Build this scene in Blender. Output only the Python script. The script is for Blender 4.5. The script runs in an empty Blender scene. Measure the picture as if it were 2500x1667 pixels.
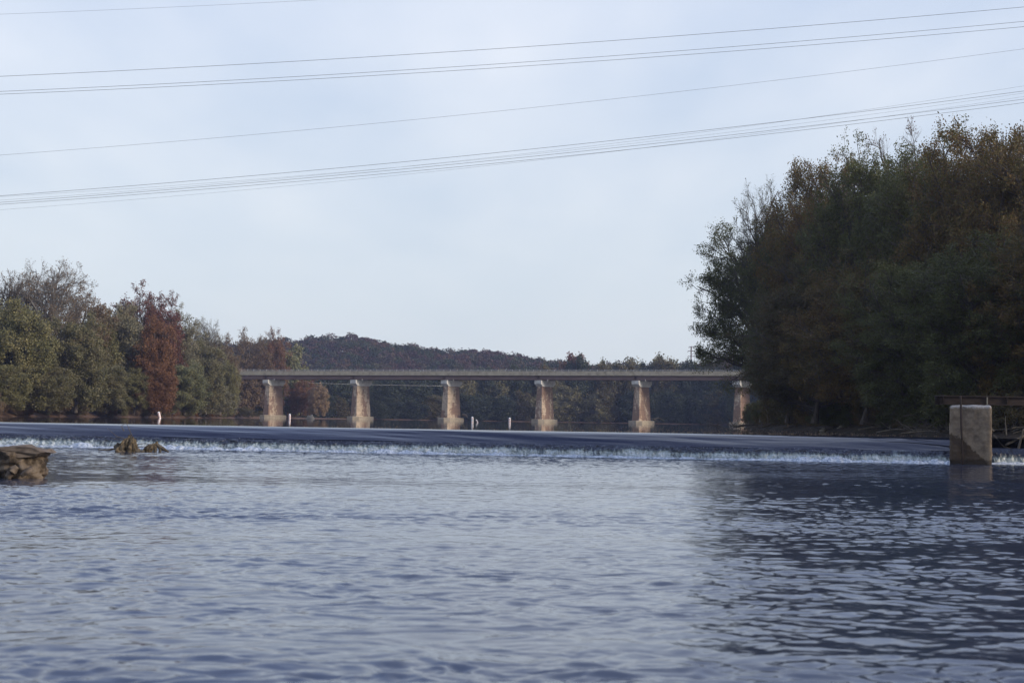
import bpy, math, random
import numpy as np
from mathutils import Matrix, Vector, noise as mnoise

random.seed(7)
SC = bpy.context.scene
COL = SC.collection

# ------------------------------------------------------------------ camera, sky, sun, exposure
FPX, W0, H0 = 3472.0, 2500.0, 1667.0        # focal length in photo pixels (50 mm on 36 mm)
CAMZ = 0.68                                  # eye above the upper pool (z = 0)
LOW = -1.54                                  # level of the lower river
PITCH = math.atan((1025.2 - H0 / 2) / FPX)
ROLL = math.atan(0.0157)
_f = Vector((0, math.cos(PITCH), math.sin(PITCH)))
_r0 = Vector((1, 0, 0)); _u0 = Vector((0, -math.sin(PITCH), math.cos(PITCH)))
_r = _r0 * math.cos(ROLL) + _u0 * math.sin(ROLL)
_u = _u0 * math.cos(ROLL) - _r0 * math.sin(ROLL)
cam = bpy.data.cameras.new('camera')
cam.lens = 50.0; cam.sensor_width = 36.0; cam.clip_start = 0.1; cam.clip_end = 9000
cam.dof.use_dof = True; cam.dof.focus_distance = 150.0; cam.dof.aperture_fstop = 1.8
camo = bpy.data.objects.new('camera', cam); COL.objects.link(camo)
M = Matrix((( _r.x, _u.x, -_f.x, 0), (_r.y, _u.y, -_f.y, 0), (_r.z, _u.z, -_f.z, CAMZ), (0, 0, 0, 1)))
camo.matrix_world = M
SC.camera = camo

def pt(px, py, Y):
    """world point seen at photo pixel (px, py) at forward distance Y"""
    d = _r * ((px - W0 / 2) / FPX) + _u * (-(py - H0 / 2) / FPX) + _f
    d = d * (Y / d.y)
    return Vector((d.x, Y, d.z + CAMZ))

def xat(px, Y, z=0.0):
    """X of the point of height z at distance Y that shows in photo column px"""
    x = (px - W0 / 2) / FPX * Y
    for _ in range(4):
        p = Vector((x, Y, z - CAMZ)); q = W0 / 2 + FPX * p.dot(_r) / p.dot(_f)
        x += (px - q) / FPX * Y
    return x

SUN_EL, SUN_AZ = math.radians(19), math.radians(112)   # azimuth clockwise from the view direction
sun = bpy.data.lights.new('sun', 'SUN'); sun.energy = 3.0; sun.angle = math.radians(18); sun.color = (1.0, 0.88, 0.74)
suno = bpy.data.objects.new('sun', sun); COL.objects.link(suno)
tosun = Vector((math.sin(SUN_AZ) * math.cos(SUN_EL), math.cos(SUN_AZ) * math.cos(SUN_EL), math.sin(SUN_EL)))
suno.rotation_euler = tosun.to_track_quat('Z', 'Y').to_euler()

world = bpy.data.worlds.new('World'); SC.world = world; world.use_nodes = True
SC.view_settings.view_transform = 'Standard'; SC.view_settings.look = 'None'
SC.view_settings.exposure = 0.37; SC.view_settings.gamma = 1.0
try: SC.view_settings.use_curve_mapping = False
except Exception: pass
SC.cycles.volume_bounces = 0; SC.cycles.max_bounces = 6; SC.cycles.transparent_max_bounces = 8
SC.cycles.diffuse_bounces = 2; SC.cycles.glossy_bounces = 3; SC.cycles.sample_clamp_indirect = 4.0

class NT:
    """tiny node-tree helper"""
    def __init__(s, tree): s.t = tree; tree.nodes.clear()
    def n(s, kind, **kw):
        nd = s.t.nodes.new(kind)
        for k, v in kw.items():
            if k.startswith('i_'):
                key = k[2:]; key = int(key) if key.isdigit() else key.replace('_', ' ')
                nd.inputs[key].default_value = v
            else: setattr(nd, k, v)
        return nd
    def l(s, a, b): s.t.links.new(a, b)
    def math(s, op, a, b=None, clamp=False):
        nd = s.t.nodes.new('ShaderNodeMath'); nd.operation = op; nd.use_clamp = clamp
        for i, v in enumerate((a, b)):
            if v is None: continue
            if isinstance(v, (int, float)): nd.inputs[i].default_value = v
            else: s.l(v, nd.inputs[i])
        return nd.outputs[0]
    def ramp(s, fac, stops, interp='LINEAR'):
        nd = s.t.nodes.new('ShaderNodeValToRGB'); nd.color_ramp.interpolation = interp
        el = nd.color_ramp.elements
        while len(el) > 1: el.remove(el[-1])
        el[0].position = stops[0][0]; el[0].color = tuple(stops[0][1]) + (1,)
        for p, c in stops[1:]:
            e = el.new(p); e.color = tuple(c) + (1,)
        s.l(fac, nd.inputs[0]); return nd.outputs[0]
    def mix(s, fac, a, b, mode='MIX'):
        nd = s.t.nodes.new('ShaderNodeMix'); nd.data_type = 'RGBA'; nd.blend_type = mode
        for sock, v in ((nd.inputs[0], fac), (nd.inputs[6], a), (nd.inputs[7], b)):
            if isinstance(v, (int, float)): sock.default_value = v
            elif isinstance(v, tuple): sock.default_value = v + (1,) if len(v) == 3 else v
            else: s.l(v, sock)
        return nd.outputs[2]
    def noise(s, vec, scale, detail=4, rough=0.55, dim='3D', w=None):
        nd = s.t.nodes.new('ShaderNodeTexNoise'); nd.noise_dimensions = dim
        nd.inputs['Scale'].default_value = scale; nd.inputs['Detail'].default_value = detail
        nd.inputs['Roughness'].default_value = rough
        if vec is not None: s.l(vec, nd.inputs['Vector'])
        if w is not None: s.l(w, nd.inputs['W'])
        return nd.outputs['Fac']
    def mapping(s, vec, scale=(1, 1, 1), loc=(0, 0, 0), rot=(0, 0, 0)):
        nd = s.t.nodes.new('ShaderNodeMapping')
        nd.inputs['Scale'].default_value = scale; nd.inputs['Location'].default_value = loc
        nd.inputs['Rotation'].default_value = rot; s.l(vec, nd.inputs['Vector']); return nd.outputs[0]

# sky: physical sky seen through thin high cloud
w = NT(world.node_tree)
sky = w.n('ShaderNodeTexSky', sky_type='NISHITA', sun_disc=False, sun_elevation=SUN_EL, sun_rotation=SUN_AZ)
sky.air_density = 1.0; sky.dust_density = 1.5
tc = w.n('ShaderNodeTexCoord')
sep = w.n('ShaderNodeSeparateXYZ'); w.l(tc.outputs['Generated'], sep.inputs[0])
zc = w.math('MAXIMUM', sep.outputs[2], 0.0)
den = w.math('ADD', zc, 0.16)
comb = w.n('ShaderNodeCombineXYZ')
w.l(w.math('DIVIDE', sep.outputs[0], den), comb.inputs[0]); w.l(w.math('DIVIDE', sep.outputs[1], den), comb.inputs[1])
cv = w.mapping(comb.outputs[0], scale=(1.0, 0.55, 1), loc=(1.3, 0.4, 0), rot=(0, 0, 0.35))
cl = w.noise(cv, 1.5, 5, 0.5)
cl2 = w.noise(w.mapping(comb.outputs[0], scale=(1.6, .5, 1), loc=(4, 2, 0), rot=(0, 0, -.3)), 1.1, 3, 0.5)
cloud = w.math('MULTIPLY_ADD', cl, 0.6); 
w.t.nodes[-1].inputs[2].default_value = 0.0
cloud = w.math('ADD', w.math('MULTIPLY', cl, .6), w.math('MULTIPLY', cl2, .4))
cfac = w.n('ShaderNodeMapRange', i_1=0.34, i_2=0.68); w.l(cloud, cfac.inputs[0])
base = w.ramp(zc, [(0.0, (.60, .66, .70)), (0.08, (.58, .645, .71)), (0.16, (.50, .585, .70)), (0.28, (.485, .575, .73)), (0.5, (.38, .50, .84)), (1, (.26, .38, .82))])
white = w.ramp(zc, [(0.0, (.63, .68, .72)), (0.12, (.67, .715, .765)), (0.25, (.77, .80, .86)), (.5, (.62, .69, .84)), (1, (.52, .60, .80))])
veil = w.mix(cfac.outputs[0], base, white)
skys = w.mix(1.0, sky.outputs[0], (.10, .10, .10), 'MULTIPLY')
final = w.mix(0.85, skys, veil)
bg = w.n('ShaderNodeBackground', i_Strength=1.0); w.l(final, bg.inputs[0])
wo = w.n('ShaderNodeOutputWorld'); w.l(bg.outputs[0], wo.inputs[0])

# ------------------------------------------------------------------ generic helpers
def tag(o, label=None, cat=None, group=None, kind=None):
    if label: o['label'] = label
    if cat: o['category'] = cat
    if group: o['group'] = group
    if kind: o['kind'] = kind
    return o

def empty(name, loc, label, cat, group=None, rz=0.0):
    o = bpy.data.objects.new(name, None); COL.objects.link(o)
    o.location = loc; o.rotation_euler = (0, 0, rz); o.empty_display_size = 0.3
    return tag(o, label, cat, group)

def link(name, me, mat, parent=None, smooth=False):
    o = bpy.data.objects.new(name, me); COL.objects.link(o)
    if mat is not None:
        if not me.materials: me.materials.append(mat)
    if parent is not None: o.parent = parent
    if smooth: me.polygons.foreach_set('use_smooth', [True] * len(me.polygons))
    return o

def quad_mesh(name, V, F, attr=None, smooth=False):
    """V (n,3), F (m,4) numpy -> mesh; attr = {'name': per-face floats}"""
    me = bpy.data.meshes.new(name); V = np.ascontiguousarray(V, dtype=np.float32); F = np.ascontiguousarray(F, dtype=np.int32)
    me.vertices.add(len(V)); me.vertices.foreach_set('co', V.ravel())
    me.loops.add(F.size); me.loops.foreach_set('vertex_index', F.ravel())
    me.polygons.add(len(F)); me.polygons.foreach_set('loop_start', np.arange(0, F.size, F.shape[1], dtype=np.int32))
    me.update(calc_edges=True)
    if smooth: me.polygons.foreach_set('use_smooth', np.ones(len(F), dtype=bool))
    if attr:
        for k, v in attr.items():
            a = me.attributes.new(k, 'FLOAT', 'FACE'); a.data.foreach_set('value', np.asarray(v, dtype=np.float32))
    return me

def grid_mesh(name, X, Y, Z, smooth=True):
    nr, nc = X.shape
    idx = np.arange(nr * nc).reshape(nr, nc)
    F = np.stack([idx[:-1, :-1], idx[:-1, 1:], idx[1:, 1:], idx[1:, :-1]], -1).reshape(-1, 4)
    return quad_mesh(name, np.stack([X, Y, Z], -1).reshape(-1, 3), F, smooth=smooth)

class MB:
    def __init__(s): s.v = []; s.f = []
    def add(s, vs, fs):
        k = len(s.v); s.v += [tuple(v) for v in vs]; s.f += [tuple(i + k for i in f) for f in fs]; return s
    def box(s, x0, x1, y0, y1, z0, z1):
        return s.add([(x0,y0,z0),(x1,y0,z0),(x1,y1,z0),(x0,y1,z0),(x0,y0,z1),(x1,y0,z1),(x1,y1,z1),(x0,y1,z1)],
                     [(0,3,2,1),(4,5,6,7),(0,1,5,4),(1,2,6,5),(2,3,7,6),(3,0,4,7)])
    def loft(s, rings, cap=True):
        n = len(rings[0]); vs = [v for r in rings for v in r]; fs = []
        for i in range(len(rings) - 1):
            for j in range(n):
                a = i * n + j; b = i * n + (j + 1) % n
                fs.append((a, b, b + n, a + n))
        if cap: fs.append(tuple(range(n - 1, -1, -1))); fs.append(tuple(range((len(rings) - 1) * n, len(rings) * n)))
        return s.add(vs, fs)
    def tube(s, pts, rads, n=8, cap=True):
        pts = [Vector(p) for p in pts]; rings = []
        for i, p in enumerate(pts):
            t = (pts[min(i + 1, len(pts) - 1)] - pts[max(i - 1, 0)]).normalized()
            a = t.cross(Vector((0, 0, 1)) if abs(t.z) < 0.9 else Vector((1, 0, 0))).normalized(); b = t.cross(a)
            r = rads[i] if isinstance(rads, (list, tuple)) else rads
            rings.append([p + (a * math.cos(2*math.pi*j/n) + b * math.sin(2*math.pi*j/n)) * r for j in range(n)])
        return s.loft(rings, cap)
    def mesh(s, name):
        me = bpy.data.meshes.new(name); me.from_pydata(s.v, [], s.f); me.update(); return me
    def build(s, name, mat, parent=None, smooth=False):
        return link(name, s.mesh(name), mat, parent, smooth)

def vnoise(x, y, seed=0):
    xi = np.floor(x).astype(np.int64); yi = np.floor(y).astype(np.int64); xf = x - xi; yf = y - yi
    def h(a, b):
        n = (a * 374761393 + b * 668265263 + seed * 974634777) & 0xffffffff
        n = ((n ^ (n >> 13)) * 1274126177) & 0xffffffff
        return ((n ^ (n >> 16)) & 0xffff) / 65535.0
    u = xf * xf * xf * (xf * (xf * 6 - 15) + 10); v = yf * yf * yf * (yf * (yf * 6 - 15) + 10)
    a = h(xi, yi); b = h(xi + 1, yi); c = h(xi, yi + 1); d = h(xi + 1, yi + 1)
    return (a * (1 - u) + b * u) * (1 - v) + (c * (1 - u) + d * u) * v * 1.0

def fbm(x, y, seed=0, oct=4, g=0.5):
    s = 0; a = 1.0; t = 0
    for i in range(oct):
        s = s + a * vnoise(x * 2 ** i, y * 2 ** i, seed + i * 17); t += a; a *= g
    return s / t

# ------------------------------------------------------------------ materials
def newmat(name):
    m = bpy.data.materials.new(name); m.use_nodes = True; return m, NT(m.node_tree)

def finish(t, color, rough=0.8, spec=0.3, bump=None, bstr=0.3, bdist=0.1, extra=None):
    b = t.n('ShaderNodeBsdfPrincipled'); b.inputs['Roughness'].default_value = rough if isinstance(rough, float) else .5
    if not isinstance(rough, float): t.l(rough, b.inputs['Roughness'])
    b.inputs['Specular IOR Level'].default_value = spec
    if isinstance(color, tuple): b.inputs['Base Color'].default_value = color + (1,)
    else: t.l(color, b.inputs['Base Color'])
    if bump is not None:
        bp = t.n('ShaderNodeBump'); bp.inputs['Strength'].default_value = bstr; bp.inputs['Distance'].default_value = bdist
        t.l(bump, bp.inputs['Height']); t.l(bp.outputs[0], b.inputs['Normal'])
    o = t.n('ShaderNodeOutputMaterial'); t.l(b.outputs[0], o.inputs[0])
    return b

def noisy(name, stops, scale=2.0, rough=0.85, bstr=0.3, bdist=0.05, detail=6, stretch=(1, 1, 1), spec=0.3):
    m, t = newmat(name); tc = t.n('ShaderNodeTexCoord')
    f = t.noise(t.mapping(tc.outputs['Object'], stretch), scale, detail, 0.6)
    finish(t, t.ramp(f, stops), rough, spec, f, bstr, bdist); return m

def leafmat(name, stops, trans=0.25):
    """stops: colours of the tree's own leaves, mixed leaf by leaf and clump by clump"""
    m, t = newmat(name); tc = t.n('ShaderNodeTexCoord'); oi = t.n('ShaderNodeObjectInfo')
    at = t.n('ShaderNodeAttribute'); at.attribute_name = 'rnd'
    wv = t.math('MULTIPLY', oi.outputs['Random'], 40.0)
    nz = t.noise(tc.outputs['Object'], 0.28, 3, 0.6, '4D', wv)
    f = t.math('ADD', t.math('MULTIPLY', at.outputs['Fac'], .5), t.math('MULTIPLY', t.math('SUBTRACT', nz, .25), 1.0))
    col = t.ramp(f, stops)
    b = t.n('ShaderNodeBsdfPrincipled'); b.inputs['Roughness'].default_value = .6; b.inputs['Specular IOR Level'].default_value = .25
    t.l(col, b.inputs['Base Color'])
    tr = t.n('ShaderNodeBsdfTranslucent'); t.l(col, tr.inputs[0])
    mx = t.n('ShaderNodeMixShader', i_0=trans); t.l(b.outputs[0], mx.inputs[1]); t.l(tr.outputs[0], mx.inputs[2])
    o = t.n('ShaderNodeOutputMaterial'); t.l(mx.outputs[0], o.inputs[0]); return m

def S(*c): return [(i / (len(c) - 1) * .9 + .05, x) for i, x in enumerate(c)]
LM = {
 'olive':  leafmat('leaves_olive', S((0.078,0.082,0.030),(0.149,0.142,0.058),(0.206,0.182,0.081),(0.256,0.213,0.092))),
 'green':  leafmat('leaves_green', S((0.070,0.073,0.032),(0.136,0.128,0.060),(0.193,0.171,0.087),(0.256,0.194,0.098))),
 'pale':   leafmat('leaves_pale', S((0.156,0.108,0.058),(0.247,0.192,0.100),(0.325,0.204,0.126),(0.312,0.264,0.158))),
 'rust':   leafmat('leaves_rust', S((.11,.05,.027),(.17,.08,.038),(.21,.105,.05),(.19,.13,.06))),
 'red':    leafmat('leaves_red', S((.08,.035,.028),(.135,.055,.042),(.17,.07,.05),(.15,.09,.055))),
 'brown':  leafmat('leaves_brown', S((0.085,0.054,0.031),(0.152,0.100,0.055),(0.202,0.138,0.077),(0.168,0.146,0.069))),
 'grey':   leafmat('leaves_grey_green', S((0.105,0.102,0.060),(0.167,0.156,0.093),(0.227,0.203,0.121),(0.243,0.188,0.121))),
 'yellow': leafmat('leaves_yellow_green', S((0.087,0.092,0.044),(0.145,0.156,0.075),(0.226,0.215,0.102),(0.278,0.234,0.117))),
 'dark': leafmat('leaves_dark_olive', S((.042,.048,.015),(.078,.088,.028),(.11,.105,.035),(.10,.118,.04),(.21,.18,.065))),
 'darkbrown': leafmat('leaves_dark_brown', S((.048,.044,.022),(.08,.076,.03),(.12,.08,.035),(.092,.10,.04),(.19,.13,.05))),
 'darkred': leafmat('leaves_dark_red', S((.050,.036,.020),(.083,.058,.030),(.132,.058,.033),(.231,.050,.042))),
 'darkgold': leafmat('leaves_dark_gold', S((.055,.052,.018),(.10,.09,.028),(.17,.12,.035),(.13,.07,.03),(.27,.19,.05))),
 'bluegreen': leafmat('leaves_far', S((.022,.033,.020),(.039,.053,.031),(.055,.066,.039),(.077,.072,.044))),
}
bark = noisy('bark_brown', [(0.3, (.05, .042, .035)), (0.7, (.12, .10, .085))], 1.5, stretch=(3, 3, .6))
bark_pale = noisy('bark_pale', [(0.3, (.09, .08, .07)), (0.6, (.17, .155, .135)), (.75, (.28, .26, .235))], 1.2, stretch=(2, 2, .5))
driftwood = noisy('driftwood_grey', [(0.25, (.04, .03, .02)), (0.5, (.095, .078, .056)), (0.75, (.17, .14, .10))], 3.0, stretch=(3, 3, .5), bstr=.6)
soil = noisy('bank_soil', [(0.25, (.035, .024, .016)), (0.5, (.085, .05, .032)), (0.7, (.12, .075, .045)), (.8, (.07, .06, .03))], 0.5, bstr=.5, bdist=.3, detail=9)
soil_dark = noisy('dark_mud', [(0.25, (.018, .014, .010)), (0.5, (.04, .03, .02)), (0.75, (.075, .055, .04))], 0.8, bstr=.5, bdist=.3, detail=9)
woodland = noisy('woodland_floor', [(0.3, (.05, .04, .025)), (0.7, (.09, .065, .04))], .05)
steel_brown = noisy('weathered_steel', [(0.3, (.13, .085, .075)), (0.7, (.20, .135, .12))], .8, rough=.6, stretch=(.3, 1, 1))
steel_grey = noisy('galvanised_steel', [(0.3, (.34, .33, .31)), (0.7, (.46, .45, .43))], 3, rough=.5)
wire_mat = noisy('wire_metal', [(0.3, (.10, .10, .11)), (0.7, (.14, .14, .15))], 1, rough=.5)
rust_steel = noisy('rusty_beam', [(0.3, (.024, .017, .013)), (0.6, (.048, .032, .024)), (.8, (.085, .05, .034))], 2.2, stretch=(1, 1, 3))

def concrete(name, base, rust=0.0, lifts=0.0, scale=1.0, seed=0.0):
    m, t = newmat(name); tc = t.n('ShaderNodeTexCoord'); oi = t.n('ShaderNodeObjectInfo')
    wv = t.math('ADD', t.math('MULTIPLY', oi.outputs['Random'], 60.0), seed)
    ob = tc.outputs['Object']
    f = t.noise(ob, 1.1 * scale, 7, .62, '4D', wv)
    c = t.ramp(f, [(.28, tuple(x * .62 for x in base)), (.5, base), (.72, tuple(min(1, x * 1.22) for x in base))])
    if rust > 0:
        r1 = t.noise(t.mapping(ob, (1, 1, .45)), .22, 5, .62, '4D', wv)
        r2 = t.noise(ob, 1.6, 5, .7, '4D', wv)
        rf = t.math('ADD', r1, t.math('MULTIPLY', t.math('SUBTRACT', r2, .5), .35))
        mr = t.n('ShaderNodeMapRange', i_1=.56 - rust * .12, i_2=.60 - rust * .12); t.l(rf, mr.inputs[0])
        c = t.mix(t.math('MULTIPLY', mr.outputs[0], .85), c, (.20, .12, .085))
    if lifts > 0:
        sp = t.n('ShaderNodeSeparateXYZ'); t.l(ob, sp.inputs[0])
        fr = t.math('FRACT', t.math('DIVIDE', sp.outputs[2], lifts))
        ln = t.math('LESS_THAN', fr, .07)
        ln = t.math('MULTIPLY', ln, t.math('GREATER_THAN', t.noise(ob, .8, 3, .6, '4D', wv), .46))
        c = t.mix(t.math('MULTIPLY', ln, .55), c, (.07, .055, .045))
        dk = t.n('ShaderNodeMapRange', i_1=.61, i_2=.66); t.l(t.noise(t.mapping(ob, (1, 1, 2.5)), 1.3, 6, .7, '4D', wv), dk.inputs[0])
        c = t.mix(t.math('MULTIPLY', dk.outputs[0], .6), c, (.06, .045, .04))
    finish(t, c, .9, .2, f, .5, .06); return m
pier_mat = concrete('pier_concrete', (.47, .365, .26), rust=1.0, lifts=1.5)
cap_mat = concrete('cap_concrete', (.60, .57, .51))
foot_mat = concrete('footing_concrete', (.33, .275, .20), lifts=.0)
para_mat = concrete('parapet_concrete', (.32, .285, .215), scale=.7)
grey_conc = concrete('old_concrete', (.30, .27, .22))

def water_mat(name, body, rough, layers, ior=1.48):
    """layers: (scale vector, strength distance)"""
    m, t = newmat(name); geo = t.n('ShaderNodeNewGeometry')
    b = t.n('ShaderNodeBsdfPrincipled'); b.inputs['Base Color'].default_value = body + (1,)
    b.inputs['Roughness'].default_value = rough; b.inputs['IOR'].default_value = ior
    h = None
    for sc, amp in layers:
        f = t.noise(t.mapping(geo.outputs['Position'], sc), 1.0, 3, .5)
        a = t.math('MULTIPLY', f, amp); h = a if h is None else t.math('ADD', h, a)
    bp = t.n('ShaderNodeBump'); bp.inputs['Strength'].default_value = 1.0; bp.inputs['Distance'].default_value = 1.0
    t.l(h, bp.inputs['Height']); t.l(bp.outputs[0], b.inputs['Normal'])
    o = t.n('ShaderNodeOutputMaterial'); t.l(b.outputs[0], o.inputs[0]); return m
river_mat = water_mat('river_water', (.038, .050, .080), .05, [((7, 16, 5), .002)])
pool_mat = water_mat('pool_water', (.012, .012, .022), .03, [((.5, 1.2, 1), .0015), ((.1, .3, 1), .003)])
sheet_mat = water_mat('overflow_water', (.012, .014, .032), .05, [((.8, 3.5, 3.5), .006)], 1.34)

# ------------------------------------------------------------------ the setting: ground, water, banks, hills
g = MB(); g.add([(-900, -200, -4), (900, -200, -4), (900, 1460, -4), (-900, 1460, -4)], [(0, 1, 2, 3)])
tag(g.build('ground', woodland), 'brown river bed and valley floor under water and woods', 'ground', kind='structure')

LBANK = [(-76,-60),(-76,60),(-77,95),(-80,150),(-85,236),(-86,285),(-84,345),(-85,390),(-90,440),(-97,500),(-92,545),(-80,590),(-66,630),(-30,655),(30,672),(90,668),(150,650),(220,610),(320,560)]
RBANK = [(320,520),(180,520),(115,500),(86,462),(66,400),(56,330),(42,256),(32,190),(31.5,160),(31,130),(31,104),(31.5,94.5),(37,91),(38,60),(38,-60)]
def resample(P, step):
    out = []
    for a, b in zip(P[:-1], P[1:]):
        a = Vector(a); b = Vector(b); n = max(1, int((b - a).length / step))
        out += [a.lerp(b, i / n) for i in range(n)]
    out.append(Vector(P[-1])); return out
def bank(P, side, name, label, step=2.0, seed=1, mat=None):
    P = resample(P, step); n = len(P); A = np.array([[p.x, p.y] for p in P])
    for _ in range(6): A[1:-1] = (A[:-2] + A[1:-1] * 2 + A[2:]) / 4
    T = np.gradient(A, axis=0)
    for _ in range(8): T[1:-1] = (T[:-2] + T[1:-1] + T[2:]) / 3
    T /= np.linalg.norm(T, axis=1)[:, None]; N = np.stack([-T[:, 1], T[:, 0]], 1) * side
    off = np.array([-7, -3, -1.2, -.4, 0, .4, .9, 1.6, 2.6, 4, 6, 9, 13, 20, 35, 60, 120, 260.])
    hh = np.array([-4, -2.4, -.9, -.3, 0., .2, .35, .55, .8, 1.1, 1.4, 1.8, 2.2, 2.6, 3, 3, 3, 3])
    X = A[:, 0][:, None] + N[:, 0][:, None] * off; Y = A[:, 1][:, None] + N[:, 1][:, None] * off
    low = np.clip((93 - A[:, 1]) / 3, 0, 1)[:, None]
    Z = hh[None, :] + low * LOW * np.clip(1.0 - off / 12, 0, 1)[None, :]
    wob = (fbm(A[:, 0][:, None] * .3 + off * 0, A[:, 1][:, None] * .3 + off * 0, seed) - .5) * 1.4
    X = X + N[:, 0][:, None] * wob * (off < 15); Y = Y + N[:, 1][:, None] * wob * (off < 15)
    Z = Z + (fbm(X * .6, Y * .6, seed + 3, 5) - .5) * .8 * ((off > -1) & (off < 40))
    Z = np.where(off > .5, np.maximum(Z, .2 + low * LOW), Z)
    Z = np.where((A[:, 1][:, None] > 560) & (Z > .3), .3 + (Z - .3) * .1, Z)
    if side < 0: X, Y, Z = X[::-1], Y[::-1], Z[::-1]
    return tag(link(name, grid_mesh(name, X, Y, Z), mat or soil), label, 'river bank', kind='structure')
bank(LBANK, 1, 'bank', 'brown leaf strewn left and far river bank under the trees')
bank(RBANK, 1, 'bank', 'dark muddy right river bank strewn with sticks', seed=9, mat=soil_dark)

# weir line: lip from the pillar end to the far left
WL0 = Vector((xat(2330, 87.4), 87.4)); WL1 = Vector((-78.0, 87.4 + (78.0 + WL0.x) * 0.138))
wdir = (WL1 - WL0).normalized(); wdn = Vector((wdir.y, -wdir.x))
if wdn.y > 0: wdn = -wdn
WLEN = (WL1 - WL0).length

# upper pool: a flat sheet ending a little before the lip
def pool():
    cols = np.linspace(-0.04, 1.0, 60); rows = np.array([-3, -4.5, -7, -12, -25, -50, -100, -200, -330, -480, -640.])
    X = WL0.x + (WL1.x - WL0.x) * cols[None, :] + (wdn.x * rows[:, None]); Y = WL0.y + (WL1.y - WL0.y) * cols[None, :] + wdn.y * rows[:, None]
    far = np.clip(-rows / 640, 0, 1)[:, None]
    X = X + far * 330 * (1 - cols[None, :]) - far * 60 * cols[None, :]
    return grid_mesh('water', X[:, ::-1], Y[:, ::-1], np.zeros_like(X))
tag(link('water', pool(), pool_mat), 'calm dark upper pool of the river behind the weir', 'river', kind='structure')

# lower river: real wave geometry
def lower():
    ys = [11.0]
    while ys[-1] < 93: ys.append(ys[-1] + min(.13, max(.032, ys[-1] * .0013)))
    ys = np.array([-60, -20, 0, 6, 9.0] + ys)
    u = np.linspace(-1, 1, 880)
    u = np.concatenate([[-1e3, -1.6, -1.2], u, [1.2, 1.6, 1e3]])
    Yg = np.repeat(ys[:, None], len(u), 1); half = .43 * np.maximum(Yg, 11)
    Xg = u[None, :] * half; Xg = np.where(u[None, :] < -100, -78., Xg); Xg = np.where(u[None, :] > 100, 62., Xg)
    Xg = np.clip(Xg, -78, 62)
    xs = np.maximum.accumulate(Xg, axis=1)
    edge = WL0.y - (Xg - WL0.x) * .138 - .7
    Yc = np.minimum(Yg, edge)
    rng = np.random.RandomState(5); Z = np.zeros_like(Xg)
    patch = fbm(Xg * .045 + 3, Yc * .11 + 1, 3, 3)          # rough and smooth reaches
    reach = np.interp(np.log(np.maximum(Yc * (1 + .10 * (patch - .5)), 5)), np.log([11, 12.6, 14.2, 20, 27, 31, 41, 47, 60, 80, 92]), [2.3, 2.0, .75, .85, .95, 2.2, 2.1, .62, .66, .85, 1.2])
    patch = np.clip(reach + (patch - .5) * (1.6 + 2.2 * np.clip(reach - .8, 0, 1)), .28, 2.9)
    wx = (fbm(Xg * .55, Yc * .8, 51, 3) - .5) * 1.5; wy = (fbm(Xg * .5 + 7, Yc * .8, 52, 3) - .5) * 1.3
    patch2 = np.clip((fbm(Xg * .03 + 9, Yc * .10 + 5, 8, 3) - .30) * 3, .25, 1.1)
    spacing = np.maximum(half / 440, .032)
    for k in range(64):
        lam = .13 * (7.5) ** rng.rand() ; th = rng.normal(0, .6) + math.pi / 2 + .25
        kx, ky = math.cos(th) * 2 * math.pi / lam, math.sin(th) * 2 * math.pi / lam
        slope = .0098 * (1.0 if lam < .7 else .6)
        a = slope * lam / (2 * math.pi) * 1.55
        fade = np.clip((lam / spacing - 2.2) / 2.5, 0, 1)
        Z += a * np.sin(kx * (Xg + wx) + ky * (Yc + wy) + rng.rand() * 6.28 + 1.5 * patch) * fade * (patch ** 1.35 if lam < .55 else patch if lam < 1.1 else patch2)
    Z += (fbm(Xg * 1.3, Yc * 1.8, 31, 3) - .5) * .05 * patch
    Z[:4] = 0
    return grid_mesh('water', Xg, Yc, Z + LOW)
tag(link('water', lower(), river_mat), 'rippled blue lower river below the weir', 'river', kind='structure')

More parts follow.
